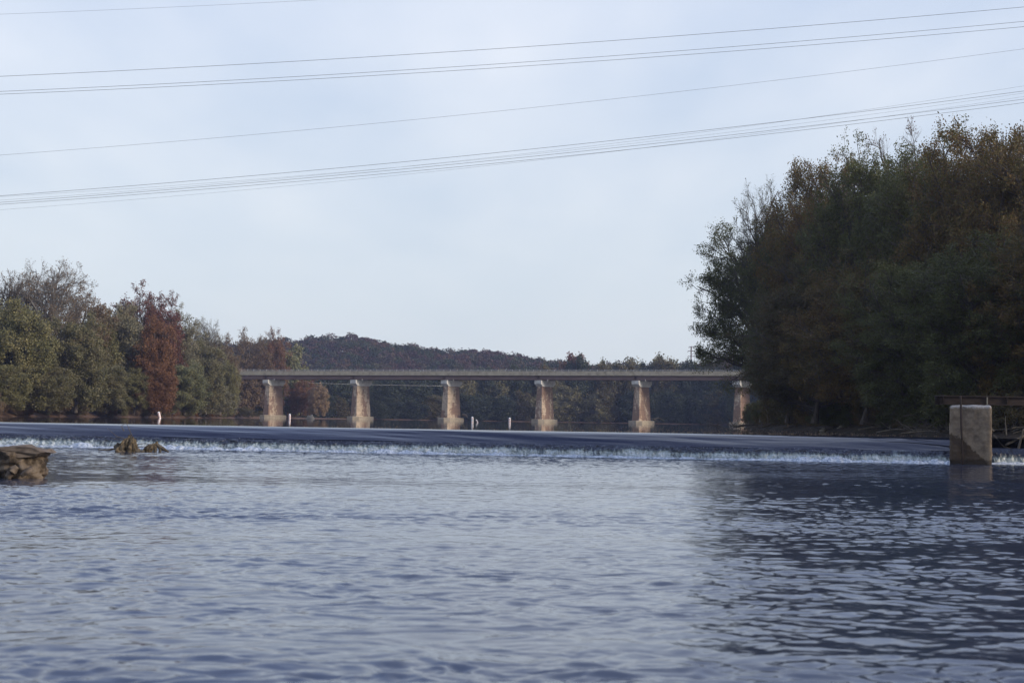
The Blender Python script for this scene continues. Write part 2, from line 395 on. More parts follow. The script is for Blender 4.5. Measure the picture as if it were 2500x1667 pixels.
# hills with far woods
def hills():
    hp = [(-300, 845), (400, 850), (600, 846), (744, 840), (872, 826), (935, 829), (999, 840), (1060, 850), (1105, 857), (1169, 863), (1254, 872), (1300, 886), (1500, 900), (2200, 905), (3000, 900)]
    hx = np.array([xat(p, 1100, 50) for p, _ in hp]); hz = np.array([pt(p, y, 1100).z - 11.0 for p, y in hp])
    def height(X, Y):
        top = np.interp(X, hx, hz); t = np.clip((Y - 820) / 280, 0, 1); b = np.clip((1400 - Y) / 250, 0, 1)
        s = t * t * (3 - 2 * t) * (b * b * (3 - 2 * b))
        return 2.5 + (top - 2.5) * s + (fbm(X * .012, Y * .012, 4, 3) - .5) * 12 * s
    x = np.linspace(-700, 700, 90); y = np.linspace(700, 1440, 50); X, Y = np.meshgrid(x, y)
    HZ = height(X, Y); HZ[0] = -4.5
    tag(link('hills', grid_mesh('hills', X, Y, HZ), woodland), 'wooded hill rising beyond the bridge', 'hills', kind='structure')
    rng = np.random.RandomState(11); gx, gy = np.meshgrid(np.arange(-420, 330, 8.5), np.arange(850, 1125, 8.5))
    cx = (gx + rng.uniform(-3.5, 3.5, gx.shape)).ravel(); cy = (gy + rng.uniform(-3.5, 3.5, gx.shape)).ravel()
    n = len(cx); R = rng.uniform(3.6, 6.6, n); hgt = rng.uniform(8, 14, n); cz = height(cx, cy); k = 230
    th = rng.uniform(0, 6.283, (n, k)); ph = np.arccos(rng.uniform(-.35, 1, (n, k))); rr = R[:, None] * rng.uniform(.72, 1.05, (n, k))
    lump = 1 + .18 * np.sin(th * 3 + rng.uniform(0, 6, (n, 1))) * np.sin(ph * 4 + rng.uniform(0, 6, (n, 1)))
    P = np.stack([cx[:, None] + rr * lump * np.sin(ph) * np.cos(th), cy[:, None] + rr * lump * np.sin(ph) * np.sin(th), cz[:, None] + hgt[:, None] - 4.5 + rr * lump * np.cos(ph) * .95], -1).reshape(-1, 3)
    V, F = leafquads(P, rng, .75); kind = np.repeat(rng.rand(n), k) * .88 + rng.rand(n * k) * .12
    o = link('forest', quad_mesh('forest', V, F, {'rnd': kind}), forest_mat)
    tag(o, 'hazy purple brown autumn woods covering the hill beyond the bridge', 'forest', kind='stuff')

def leafquads(P, rng, size, up=0.0):
    n = len(P); a = rng.normal(size=(n, 3)); a /= np.linalg.norm(a, axis=1)[:, None]
    b = rng.normal(size=(n, 3)); b = np.cross(a, b); b /= np.linalg.norm(b, axis=1)[:, None] + 1e-9
    s = (size * rng.uniform(.6, 1.35, n))[:, None]
    V = np.stack([P - a * s, P - b * s * .62, P + a * s, P + b * s * .62], 1).reshape(-1, 3)
    return V, np.arange(n * 4).reshape(n, 4)

fm, ft = newmat('forest_leaves')
fa = ft.n('ShaderNodeAttribute'); fa.attribute_name = 'rnd'
finish(ft, ft.ramp(fa.outputs['Fac'], [(0, (.03, .04, .022)), (.25, (.045, .055, .028)), (.4, (.055, .042, .032)), (.55, (.085, .05, .036)), (.68, (.065, .036, .036)), (.8, (.09, .07, .04)), (1, (.05, .06, .036))]), .8, .1)
forest_mat = fm
hills()

# ------------------------------------------------------------------ trees
def paths(start, d, L, K, wander, up, rng, grav=0.0):
    n = len(start); P = np.zeros((n, K, 3)); P[:, 0] = start; step = (L / (K - 1))[:, None]
    for k in range(1, K):
        d = d + rng.normal(size=(n, 3)) * wander; d[:, 2] += up
        d /= np.linalg.norm(d, axis=1)[:, None]; P[:, k] = P[:, k - 1] + d * step
    return P
def tubes(P, R, sides):
    n, K, _ = P.shape; T = np.gradient(P, axis=1); T /= np.linalg.norm(T, axis=2)[..., None] + 1e-9
    ref = np.where(np.abs(T[..., 2:3]) < .9, np.array([0, 0, 1.]), np.array([1., 0, 0]))
    A = np.cross(T, ref); A /= np.linalg.norm(A, axis=2)[..., None] + 1e-9; B = np.cross(T, A)
    an = np.arange(sides) * 2 * math.pi / sides
    V = P[:, :, None] + (A[:, :, None] * np.cos(an)[None, None, :, None] + B[:, :, None] * np.sin(an)[None, None, :, None]) * R[:, :, None, None]
    idx = np.arange(n * K * sides).reshape(n, K, sides); nx = np.roll(idx, -1, axis=2)
    F = np.stack([idx[:, :-1], nx[:, :-1], nx[:, 1:], idx[:, 1:]], -1).reshape(-1, 4)
    return V.reshape(-1, 3), F
def spawn(P, L, n, tmin, ang, ratio, rng, K, wander, up):
    m, Kp, _ = P.shape; t = rng.uniform(tmin, 1, (m, n)); t = np.sort(t, 1)
    f = t * (Kp - 1); i = np.minimum(f.astype(int), Kp - 2); fr = (f - i)[..., None]; ii = np.arange(m)[:, None]
    S0 = P[ii, i] * (1 - fr) + P[ii, i + 1] * fr; T = P[ii, i + 1] - P[ii, i]; T /= np.linalg.norm(T, axis=2)[..., None] + 1e-9
    q = rng.normal(size=(m, n, 3)); q -= (q * T).sum(2)[..., None] * T; q /= np.linalg.norm(q, axis=2)[..., None]
    a = rng.uniform(ang[0], ang[1], (m, n))[..., None]; D = T * np.cos(a) + q * np.sin(a)
    LL = L[:, None] * ratio * (1.15 - .6 * t) * rng.uniform(.7, 1.3, (m, n))
    return paths(S0.reshape(-1, 3), D.reshape(-1, 3), LL.ravel(), K, wander, up, rng), LL.ravel()

def make_tree(name, seed, H, R, low=.12, n1=26, n2=8, n3=7, n4=5, leaves=7, lsize=.12, spread=.28, steep=0.0, top=.62, drop=.9, tr=.32, twig=True, topbare=0.0, K1=6):
    """returns (trunk mesh, crown mesh) of a tree of height H, crown radius R"""
    rng = np.random.RandomState(seed)
    th = top                                              # the trunk ends inside the crown, limbs carry on
    P0 = paths(np.zeros((1, 3)), np.array([[rng.normal(0, .08), rng.normal(0, .08), 1.]]), np.array([H * th]), 10, .07, .03, rng)
    R0 = np.linspace(1, .30, 10)[None, :] * tr; R0[0, 0] *= 1.5
    k = np.arange(n1) + .5; cz = 1 - k / n1 * (1.0 + drop); az = k * 2.39996 + rng.uniform(-.35, .35, n1)   # even spread over a rounded dome
    sr = np.where(cz > 0, np.clip(1 - cz ** 2, 0, 1) ** .36, 1 - .22 * cz ** 2); zc = H * (low + (1 - low) * .45); rzz = H - zc
    mul = .74 * rng.uniform(.78, 1.14, n1)
    tgt = np.stack([R * sr * np.cos(az) * mul, R * sr * np.sin(az) * mul, zc + cz * np.where(cz > 0, rzz * np.clip(mul + .02, 0, .84), (zc - H * low) * .9)], 1)
    f = np.clip((tgt[:, 2] / H * .62) / th - .02 + rng.uniform(-.06, .06, n1), .06, .98) * 9
    i = np.minimum(f.astype(int), 8); fr = (f - i)[:, None]; S0 = P0[0, i] * (1 - fr) + P0[0, i + 1] * fr
    tt = np.linspace(0, 1, K1)[None, :, None]; V0 = (tgt - S0); L1 = np.linalg.norm(V0, axis=1)
    mid = S0 + V0 * .5 + np.array([0, 0, 1.]) * (L1 * .14)[:, None] + rng.normal(size=(n1, 3)) * (L1 * .09)[:, None]
    P1 = S0[:, None] * (1 - tt) ** 2 + mid[:, None] * 2 * tt * (1 - tt) + tgt[:, None] * tt ** 2
    P1[:, 1:] += rng.normal(size=(n1, K1 - 1, 3)) * (L1 * .025)[:, None, None]
    R1 = np.linspace(1, .2, K1)[None, :] * (.022 * L1 + .02)[:, None]; L1 = np.clip(L1, R * .75, R * 1.15)
    P2, L2 = spawn(P1, L1, n2, .22, (.5, 1.1), .46, rng, 5, .16, .05); R2 = np.linspace(1, .25, 5)[None, :] * (.018 * L2 + .008)[:, None]
    P3, L3 = spawn(P2, L2, n3, .15, (.4, 1.0), .5, rng, 4, .18, .06); R3 = np.linspace(1, .3, 4)[None, :] * (.012 * L3 + .006)[:, None]
    parts = [tubes(P0, R0, 9), tubes(P1, R1, 6), tubes(P2, R2, 4), tubes(P3, R3, 3)]
    last = P3
    if n4:
        P4, L4 = spawn(P3, L3, n4, .2, (.3, .9), .55, rng, 3, .15, .05); last = P4
        if twig: parts.append(tubes(P4, np.linspace(1, .5, 3)[None, :] * np.full((len(P4), 1), .011), 3))
    Vs, Fs, k = [], [], 0
    for V, F in parts: Vs.append(V); Fs.append(F + k); k += len(V)
    trunk = quad_mesh(name + '_trunk', np.concatenate(Vs), np.concatenate(Fs), smooth=True)
    if topbare > 0:
        keep = rng.rand(len(last)) > topbare; last = last[keep]
    m = len(last); Kp = last.shape[1]; tt = rng.uniform(.25, 1.05, (m, leaves)) * (Kp - 1); ti = np.clip(tt.astype(int), 0, Kp - 2); tf = (tt - ti)[..., None]; ii = np.arange(m)[:, None]
    LP = (last[ii, ti] * (1 - tf) + last[ii, ti + 1] * tf + rng.normal(size=(m, leaves, 3)) * spread).reshape(-1, 3)
    LP = LP[LP[:, 2] > .3]
    V, F = leafquads(LP, rng, lsize)
    crown = quad_mesh(name + '_crown', V, F, {'rnd': rng.rand(len(F))})
    Ha = np.percentile(LP[:, 2], 99.9); Ra = np.percentile(np.hypot(LP[:, 0], LP[:, 1]), 97)      # real reach of the crown
    return dict(trunk=trunk, crown=crown, H=Ha, R=Ra)

VAR = {}
def variants():
    # near trees: fine leaves, airy edges, twigs visible
    VAR['near'] = [make_tree('near%d' % i, 20 + i, 27, 9, low=.03, n1=40, n2=9, n3=7, n4=5, leaves=8, lsize=.10, spread=.26) for i in range(3)]
    VAR['overhang'] = [make_tree('overhang%d' % i, 30 + i, 27, 10, low=.12, drop=.6, n1=40, n2=9, n3=7, n4=5, leaves=8, lsize=.10, spread=.26) for i in range(2)]
    VAR['neartwig'] = [make_tree('twiggy%d' % i, 40 + i, 27, 8, low=.15, n1=28, n2=9, n3=8, n4=6, leaves=2, lsize=.085, spread=.12, topbare=.55) for i in range(2)]
    VAR['mid'] = [make_tree('mid%d' % i, 60 + i, 20, 7, low=.02, n1=40, n2=8, n3=6, n4=3, leaves=9, lsize=.17, spread=.36, twig=False) for i in range(3)]
    VAR['bare'] = [make_tree('bare%d' % i, 80 + i, 27, 9, low=.3, drop=.2, n1=26, n2=9, n3=8, n4=5, leaves=2, lsize=.12, spread=.15, topbare=.5) for i in range(2)]
    VAR['thin'] = [make_tree('thin%d' % i, 90 + i, 25, 6, low=.06, n1=32, n2=8, n3=7, n4=4, leaves=5, lsize=.14, spread=.25, topbare=.3) for i in range(2)]
    VAR['far'] = [make_tree('far%d' % i, 110 + i, 24, 8, low=.0, drop=1.0, n1=34, n2=7, n3=6, n4=0, leaves=14, lsize=.42, spread=.75) for i in range(3)]
    VAR['bush'] = [make_tree('bush%d' % i, 130 + i, 5, 3.2, low=.04, n1=18, n2=6, n3=5, n4=3, leaves=7, lsize=.09, spread=.18, tr=.07, twig=True) for i in range(2)]
variants()

def tree(kind, x, y, h, mat, label, name='tree', group=None, rx=None, z=None, lean=(0, 0), brk=None, var=None, cat='tree'):
    v = VAR[kind][random.randrange(len(VAR[kind])) if var is None else var]
    z = 1.2 if z is None else z
    spin = random.Random(int(x * 13) * 7919 + int(y * 11)).uniform(0, 6.28)
    o = empty(name, (x, y, z - .4), label, cat, group)
    s = h / v['H']; sx = s if rx is None else rx / v['R']
    o.scale = (sx, sx, s)
    q = Matrix.Rotation(lean[0], 3, 'Y') @ Matrix.Rotation(lean[1], 3, 'X') @ Matrix.Rotation(spin, 3, 'Z')
    o.rotation_euler = q.to_euler()
    for nm, m in (('trunk', brk or bark), ('crown', LM[mat])):
        c = bpy.data.objects.new(nm, v[nm]); COL.objects.link(c)
        if not v[nm].materials: v[nm].materials.append(m)
        c.material_slots[0].link = 'OBJECT'; c.material_slots[0].material = m
        c.parent = o
    return o

def treepx(kind, px, top, Y, rpx, mat, label, zb=1.2, **kw):
    p = pt(px, top, Y); return tree(kind, xat(px, Y, 10), Y, p.z - zb + .4, mat, label, rx=rpx * Y / FPX, z=zb, **kw)

GL = 'trees along the left bank'
treepx('mid', 40, 735, 246, 95, 'olive', 'rounded olive green tree at the left edge of the picture', group=GL, var=0)
treepx('bare', 112, 632, 272, 105, 'brown', 'tall pale limbed nearly bare tree rising at far left', group=GL, var=0, brk=bark_pale)
treepx('bare', 30, 660, 276, 90, 'brown', 'bare brownish tree behind the rounded olive tree', group=GL, var=1)
treepx('mid', 188, 765, 258, 75, 'green', 'green leafy tree right of the rounded olive tree', group=GL, var=1)
treepx('thin', 205, 700, 296, 80, 'brown', 'brown half bare tree right of the pale limbed bare tree', group=GL, var=0)
treepx('mid', 262, 880, 276, 55, 'green', 'low bright green tree leaning over the bank', group=GL, var=2)
treepx('mid', 295, 745, 305, 70, 'grey', 'grey green tree left of the red topped tree', group=GL, var=0)
treepx('thin', 338, 692, 338, 80, 'red', 'tall tree with a dark red crown above the left woods', group=GL, var=0)
treepx('thin', 392, 712, 342, 62, 'red', 'dark red crowned tree right behind the tallest red crown', group=GL, var=1)
treepx('mid', 375, 775, 303, 54, 'rust', 'narrow rust orange tree from crown to water on the left bank', group=GL, var=2)
treepx('mid', 384, 890, 298, 50, 'rust', 'lower rust orange shrub tree in front of the narrow rust tree', group=GL, var=1)
treepx('thin', 425, 745, 350, 60, 'grey', 'thin grey green tree right of the dark red crown', group=GL, var=0)
treepx('mid', 330, 900, 296, 45, 'olive', 'small dark olive tree left of the rust orange tree', group=GL, var=0)
treepx('mid', 452, 880, 325, 55, 'yellow', 'yellowish olive low tree right of the rust orange tree', group=GL, var=1)
treepx('bare', 505, 775, 392, 45, 'grey', 'spiky bare topped tree between the red crown and the bridge', group=GL, var=0)
treepx('mid', 490, 835, 372, 60, 'green', 'mid green tree below the spiky bare tree', group=GL, var=2)
treepx('thin', 538, 815, 418, 46, 'brown', 'grey brown thin tree just left of the bridge end', group=GL, var=1)
treepx('mid', 548, 880, 412, 38, 'olive', 'dark olive tree overlapping the bridge end', group=GL, var=0)
treepx('mid', 525, 930, 398, 45, 'grey', 'low grey green tree under the left woods near the bridge', group=GL, var=1)
treepx('thin', 610, 803, 545, 55, 'brown', 'brown twiggy tree above the bridge left end', group=GL, var=0)
treepx('thin', 668, 800, 552, 42, 'rust', 'rusty brown topped tree above the first pier', group=GL, var=1)
treepx('far', 640, 835, 560, 60, 'olive', 'olive tree behind the bridge over the first pier', group=GL, var=0)
treepx('far', 700, 845, 566, 45, 'yellow', 'yellow green tree behind the bridge right of the first pier', group=GL, var=1)
treepx('far', 590, 900, 540, 40, 'brown', 'dark low tree behind the bridge left of the first pier', group=GL, var=2)
treepx('mid', 735, 925, 558, 32, 'rust', 'reddish small tree seen under the bridge right of the first pier', group=GL, var=2)
treepx('mid', 778, 938, 548, 28, 'pale', 'pale pinkish green rounded tree under the bridge by the water', group=GL, var=0)
treepx('far', 715, 905, 600, 60, 'rust', 'faded orange tree behind the small reddish tree', group=GL, var=1)
treepx('far', 660, 930, 556, 40, 'olive', 'shaded olive tree under the deck beside the first pier', group=GL, var=2)
# second row that closes the woods
FILL = ['olive tree cut by the left picture edge behind the rounded olive tree', 'brown leafy tree at the foot of the tall pale limbed bare tree', 'brown low tree between the rounded olive tree and the green tree beside it', 'olive tree just below the brown half bare tree', 'grey green tree behind the low bright green leaning tree', 'grey green tree directly under the dark red crown', 'brown tree showing right of the rust orange tree', 'grey tree behind the yellowish olive low tree', 'olive tree low beside the spiky bare topped tree', 'grey tree standing against the bridge end', 'low olive tree by the water at the left picture edge', 'low green tree by the water under the pale limbed bare tree']
for i, (px, top, Y, r, m) in enumerate([(-60, 720, 262, 90, 'olive'), (90, 800, 290, 80, 'brown'), (150, 840, 268, 60, 'brown'), (235, 790, 300, 70, 'olive'), (270, 820, 330, 70, 'grey'), (340, 790, 350, 70, 'grey'), (400, 800, 372, 60, 'brown'), (450, 790, 385, 60, 'grey'), (520, 850, 430, 60, 'olive'), (545, 850, 455, 42, 'grey'), (10, 880, 240, 60, 'olive'), (120, 890, 248, 60, 'green')]):
    treepx('mid', px, top, Y, r, m, FILL[i], group='trees filling the left woods', var=i % 3)
rng = random.Random(4)
LB = resample(LBANK, 7.0)
GB = 'brown bushes along the left waterline'
for p in resample(LBANK, 3.6):
    if 225 < p.y < 560 and p.x < -70:
        mt = rng.choice(['brown', 'brown', 'rust', 'olive', 'darkbrown', 'darkbrown'])
        tree('bush', p.x - rng.uniform(-.3, 3.5), p.y + rng.uniform(-2, 2), rng.uniform(1.4, 4.2), mt, 'low %s bush at the foot of the left woods' % {'brown': 'light brown', 'rust': 'rusty orange', 'olive': 'olive green', 'darkbrown': 'dark brown'}[mt], name='bush', group=GB, z=.45, cat='bush')

# far woods behind the bridge
GF = 'hazy trees on the far bank behind the bridge'
for row, (off, hs) in enumerate([(-1, .6), (8, 1.0), (18, 1.05)]):
    for k, p in enumerate(resample([(-92, 600), (-70, 634), (-30, 660), (30, 678), (90, 674), (150, 656), (225, 612)], 8.5)):
        x = p.x + rng.uniform(-3, 3); y = p.y + off + rng.uniform(-2, 2); px = 1250 + FPX * x / y
        top = np.interp(px, [700, 800, 1000, 1150, 1250, 1350, 1400, 1450, 1600, 1700, 1800], [905, 908, 905, 900, 893, 885, 868, 880, 872, 878, 865])
        h = max(9, pt(px, top + rng.uniform(-6, 22) + (10 if row == 0 else 0), y).z - 1) * (hs if row == 0 else 1)
        if row == 2 and 1370 < px < 1440: lab, m = 'reddish far tree poking above the bridge deck', 'rust'
        else:
            m = rng.choice(['bluegreen', 'bluegreen', 'bluegreen', 'green', 'darkbrown'])
            lab = {'bluegreen': 'dark blue green hazy tree in the far woods behind the bridge', 'green': 'lighter green hazy tree in the far woods behind the bridge', 'darkbrown': 'brownish hazy tree in the far woods behind the bridge'}[m]
        tree('far', x, y, h, m, lab, group=GF, rx=rng.uniform(5.5, 8), z=.45)
for px, top, w, m, lab in [(1410, 864, 34, 'red', 'tall reddish tree standing above the bridge deck left of centre right'), (1545, 874, 44, 'grey', 'broad grey green treetop above the fourth span'), (1625, 868, 44, 'green', 'rounded green treetop left of the power pylon'), (1735, 868, 40, 'darkbrown', 'purplish brown twiggy treetop right of the power pylon'), (1780, 866, 36, 'brown', 'brownish treetop beside the big dark right trees'), (1480, 880, 26, 'green', 'olive treetop above the deck right of the reddish tree')]:
    treepx('far' if m != 'darkbrown' else 'thin', px, top, 690, w, m, lab, zb=2.5, group='tree tops above the deck')
# right bank beyond the near trees
for k, p in enumerate(resample([(50, 262), (62, 330), (74, 395)], 11)):
    tree('mid', p.x + 4 + rng.uniform(-1, 3), p.y, rng.uniform(15, 22), rng.choice(['dark', 'olive', 'green', 'darkbrown']), 'shadowed tree on the right bank beyond the big dark trees', group='trees on the distant right bank', z=1.2)

GR = 'large dark trees on the right bank'
treepx('overhang', 1862, 555, 184, 158, 'dark', 'outermost dark tree reaching left over the river', group=GR, var=0, lean=(-.05, 0))
treepx('overhang', 1955, 465, 168, 150, 'dark', 'dark tree behind the outermost right bank tree', group=GR, var=1)
treepx('neartwig', 1930, 440, 172, 105, 'dark', 'twiggy half bare tree high on the left shoulder of the right woods', group=GR, var=0, lean=(-.12, 0))
treepx('near', 2010, 385, 156, 150, 'darkgold', 'brownish dark tree on the rising edge of the right woods', group=GR, var=2)
treepx('near', 2120, 325, 141, 170, 'dark', 'tall dark olive tree in the middle of the right woods', group=GR, var=0)
treepx('neartwig', 2165, 300, 146, 130, 'darkred', 'bare twigged tree with red leaves atop the right woods', group=GR, var=1)
treepx('near', 2262, 320, 130, 190, 'dark', 'broad dark olive tree above the concrete pillar', group=GR, var=1)
treepx('near', 2395, 310, 120, 190, 'darkgold', 'golden brown tree near the right edge', group=GR, var=2)
treepx('near', 2530, 265, 112, 190, 'darkgold', 'tree with yellowish leaves at the right edge of the picture', group=GR, var=0)
treepx('overhang', 1922, 745, 162, 105, 'dark', 'lower dark tree with branches over the bank debris', group=GR, var=1)
treepx('near', 1990, 640, 140, 175, 'darkbrown', 'low dark olive tree under the brownish edge tree', group=GR, var=1)
treepx('near', 2110, 620, 126, 187, 'darkgold', 'golden tinged low tree hanging above the weir crest', group=GR, var=0)
treepx('near', 2240, 640, 113, 187, 'dark', 'low dark tree left of the concrete pillar', group=GR, var=2)
treepx('near', 2400, 560, 104, 212, 'dark', 'low dark tree behind the concrete pillar and beam', group=GR, var=1)
treepx('near', 2560, 520, 100, 190, 'darkgold', 'yellow leaved low tree right of the concrete pillar', group=GR, var=0)
DEEP = ['dark tree filling the woods left of the tall dark olive tree', 'brownish dark tree behind the tall dark olive tree', 'dark tree behind the broad dark brown tree', 'brownish tree behind the golden brown right tree', 'dark tree behind the left shoulder of the right woods', 'brownish tall tree just off the right picture edge', 'dark tall tree right of the picture edge', 'brownish tallest tree farther right of the picture edge', 'dark lower tree just right of the picture edge']
for i, (px, top, Y, r) in enumerate([(2060, 450, 205, 120), (2180, 420, 190, 140), (2320, 380, 170, 160), (2480, 360, 150, 170), (1960, 600, 215, 100), (2650, 260, 130, 200), (2760, 300, 112, 230), (2900, 200, 96, 250), (2720, 520, 96, 200)]):
    treepx('near', px, top, Y, r, ['dark', 'darkbrown'][i % 2], DEEP[i], group='trees deep in the right woods', var=i % 3)
for x, y, h in [(48, 70, 26), (52, 52, 24), (50, 34, 25), (56, 92, 28)]:  # unseen trees out of frame, added to shade the right woods
    tree('near', x, y, h, 'dark', 'unseen dark tree beside the lower river added to shade the right woods', group='unseen shade trees beside the lower river', z=.5)
GRB = 'dark bushes along the right waterline'
for p in resample([(31.5, 96), (31.5, 130), (32, 160), (33, 190), (40, 240), (56, 320), (70, 400)], 3.2):
    mt = rng.choice(['dark', 'darkbrown', 'dark', 'darkgold'])
    tree('bush', p.x + rng.uniform(.1, 2.6), p.y + rng.uniform(-1.5, 1.5), rng.uniform(2.2, 4.5), mt, 'low %s bush at the foot of the right woods' % {'dark': 'dark olive', 'darkbrown': 'dark brown', 'darkgold': 'golden tinged'}[mt], name='bush', group=GRB, z=.8, cat='bush')

# ------------------------------------------------------------------ the bridge
def bridge():
    P1 = Vector((xat(668, 496, 8), 496)); D = Vector((31.3, -8.35)); SP = D.length
    rz = math.atan2(D.y, D.x)
    B = empty('road_bridge', (P1.x, P1.y, 0), 'long level road bridge on tall tapered concrete piers across the river', 'bridge', rz=rz)
    grade = .18 / SP; zg = lambda u: grade * u
    yaw = -math.radians(36) - rz; tan = math.tan(yaw)        # piers stand skewed to the deck
    ju = lambda i, v: i * SP - v * tan                        # where a pier's axis crosses the line v
    i0, i1 = -1.6, 6.9
    def strip(v0, v1, z0, z1, ua, ub, mb, n=1):
        for k in range(n):
            a = ua + (ub - ua) * k / n; b = ua + (ub - ua) * (k + 1) / n
            mb.add([(a,v0,z0+zg(a)),(b,v0,z0+zg(b)),(b,v1,z0+zg(b)),(a,v1,z0+zg(a)),(a,v0,z1+zg(a)),(b,v0,z1+zg(b)),(b,v1,z1+zg(b)),(a,v1,z1+zg(a))],
                   [(0,3,2,1),(4,5,6,7),(0,1,5,4),(1,2,6,5),(2,3,7,6),(3,0,4,7)])
        return mb
    strip(-4.5, 4.5, 14.9, 15.15, i0*SP, i1*SP, MB()).build('deck', para_mat, B)
    rd = strip(-4.1, 4.1, 15.155, 15.165, i0*SP, i1*SP, MB()).build('road_surface', noisy('asphalt', [(.3, (.045, .045, .045)), (.7, (.06, .06, .06))], 2), B)
    for s, v0, v1 in ((-1, -4.52, -4.2), (1, 4.2, 4.52)):
        m = MB(); st = 3.04; u = i0 * SP
        while u < i1 * SP:                                   # cast in bays with narrow open joints
            strip(v0, v1, 14.86 if s < 0 else 15.17, 16.28, u + .03, u + st - .03, m); u += st
        m.build('parapet', para_mat, B)
        r = MB(); vm = (v0 + v1) / 2
        for z in (16.52, 16.80): strip(vm - .03, vm + .03, z - .035, z + .035, i0*SP, i1*SP, r)
        rl = r.build('railing', steel_grey, B)
        if s < 0:
            pm = MB().box(-.05, .05, -.06, .06, 0, .62).mesh('rail_post')
            n = 0; u = i0 * SP + 20
            while u < i1 * SP and n < 98:
                o = link('rail_post', pm, steel_grey, rl); o.location = (u, vm - .09, 16.28 + zg(u)); u += 2.38; n += 1
    for v in (-3.75, -1.3, 1.3, 3.75):
        for i in range(-2, 7):
            a = max(i0*SP, ju(i, v) + .26); b = min(i1*SP, ju(i + 1, v) - .26)
            m = MB(); strip(v - .02, v + .02, 13.58, 14.80, a, b, m)
            strip(v - .24, v + .24, 13.5, 13.58, a, b, m); strip(v - .2, v + .2, 14.80, 14.88, a, b, m)
            for uu in (a + .5, b - .5): strip(v - .2, v + .2, 13.581, 14.799, uu, uu + .04, m)
            m.build('girder', steel_brown, B)
    shaft = None
    for i in range(-1, 7):
        hz = .18 * i
        def ring(W, L, z, ch=.45):
            w, l = W / 2, L / 2
            return [(-w+ch,-l,z),(w-ch,-l,z),(w,-l+ch,z),(w,l-ch,z),(w-ch,l,z),(-w+ch,l,z),(-w,l-ch,z),(-w,-l+ch,z)]
        m = MB(); rings = []
        for k in range(15):
            t = k / 14; rings.append(ring(2.8 - .85 * t, 7.2 - 1.1 * t, 1.1 + (10.2 + hz) * t, .06))
        m.loft(rings)
        p = m.build('pier', pier_mat, B)
        p.location = (i * SP, 0, 0); p.rotation_euler = (0, 0, yaw)
        f = MB(); f.loft([ring(5.3, 10.6, -3.5, 1.5), ring(5.3, 10.6, .98, 1.5), ring(5.1, 10.4, 1.12, 1.45)]); f.build('footing', foot_mat, p)
        c = MB(); z0 = 11.3 + hz; z1 = 13.32 + hz; l = 4.15; wc = 1.33
        prof = [(-l, z1), (-l, z1 - 1.15), (-3.05, z0), (3.05, z0), (l, z1 - 1.15), (l, z1)]
        c.loft([[(-wc, y, z) for y, z in prof], [(wc, y, z) for y, z in prof]]); c.build('cap', cap_mat, p)
        bm_ = MB()
        for v in (-3.75, -1.3, 1.3, 3.75):
            y = v / math.cos(yaw)
            bm_.box(-.5, .5, y - .22, y + .22, z1 + .002, z1 + .17)
        bm_.build('bearings', steel_brown, p)
        d = MB(); u = ju(i, -4.4) + 3.6; d.tube([(u, -4.1, 13.62 + zg(u)), (u, -4.1, 13.0 + zg(u))], .09, 8)
        d.build('drainpipe', cap_mat, B)
    return B, SP, rz, zg
BR, SP, BRZ, zg = bridge()

def car():
    u = SP * 1.66; mw = BR.matrix_basis if False else Matrix.Translation(BR.location) @ Matrix.Rotation(BRZ, 4, 'Z')
    o = empty('car', mw @ Vector((u, -2.0, 15.165 + zg(u))), 'small pale car crossing the bridge behind the parapet', 'car', rz=BRZ)
    body = noisy('car_paint', [(.3, (.42, .46, .50)), (.7, (.48, .52, .56))], 1, rough=.3); glass = noisy('car_glass', [(.3, (.02, .025, .03)), (.7, (.03, .035, .04))], 1, rough=.1)
    tyre = noisy('tyre', [(.3, (.02, .02, .02)), (.7, (.03, .03, .03))], 1)
    prof = [(-2.2, .35), (-2.25, .75), (-2.0, .95), (-1.6, .98), (1.0, .95), (2.1, .8), (2.25, .55), (2.2, .3)]
    MB().loft([[(x, y, z) for x, z in prof] for y in (-.88, .88)]).build('body', body, o)
    MB().loft([[(-1.9, -.82, .96), (1.1, -.82, .96), (.35, -.68, 1.40), (-1.4, -.68, 1.40)], [(-1.9, .82, .96), (1.1, .82, .96), (.35, .68, 1.40), (-1.4, .68, 1.40)]]).build('windows', glass, o)
    MB().box(-1.42, .37, -.69, .69, 1.402, 1.47).build('roof', body, o)
    for x in (-1.4, 1.4):
        for y in (-.9, .78): MB().tube([(x, y, .33), (x, y + .12, .33)], .33, 16).build('wheel', tyre, o)
car()

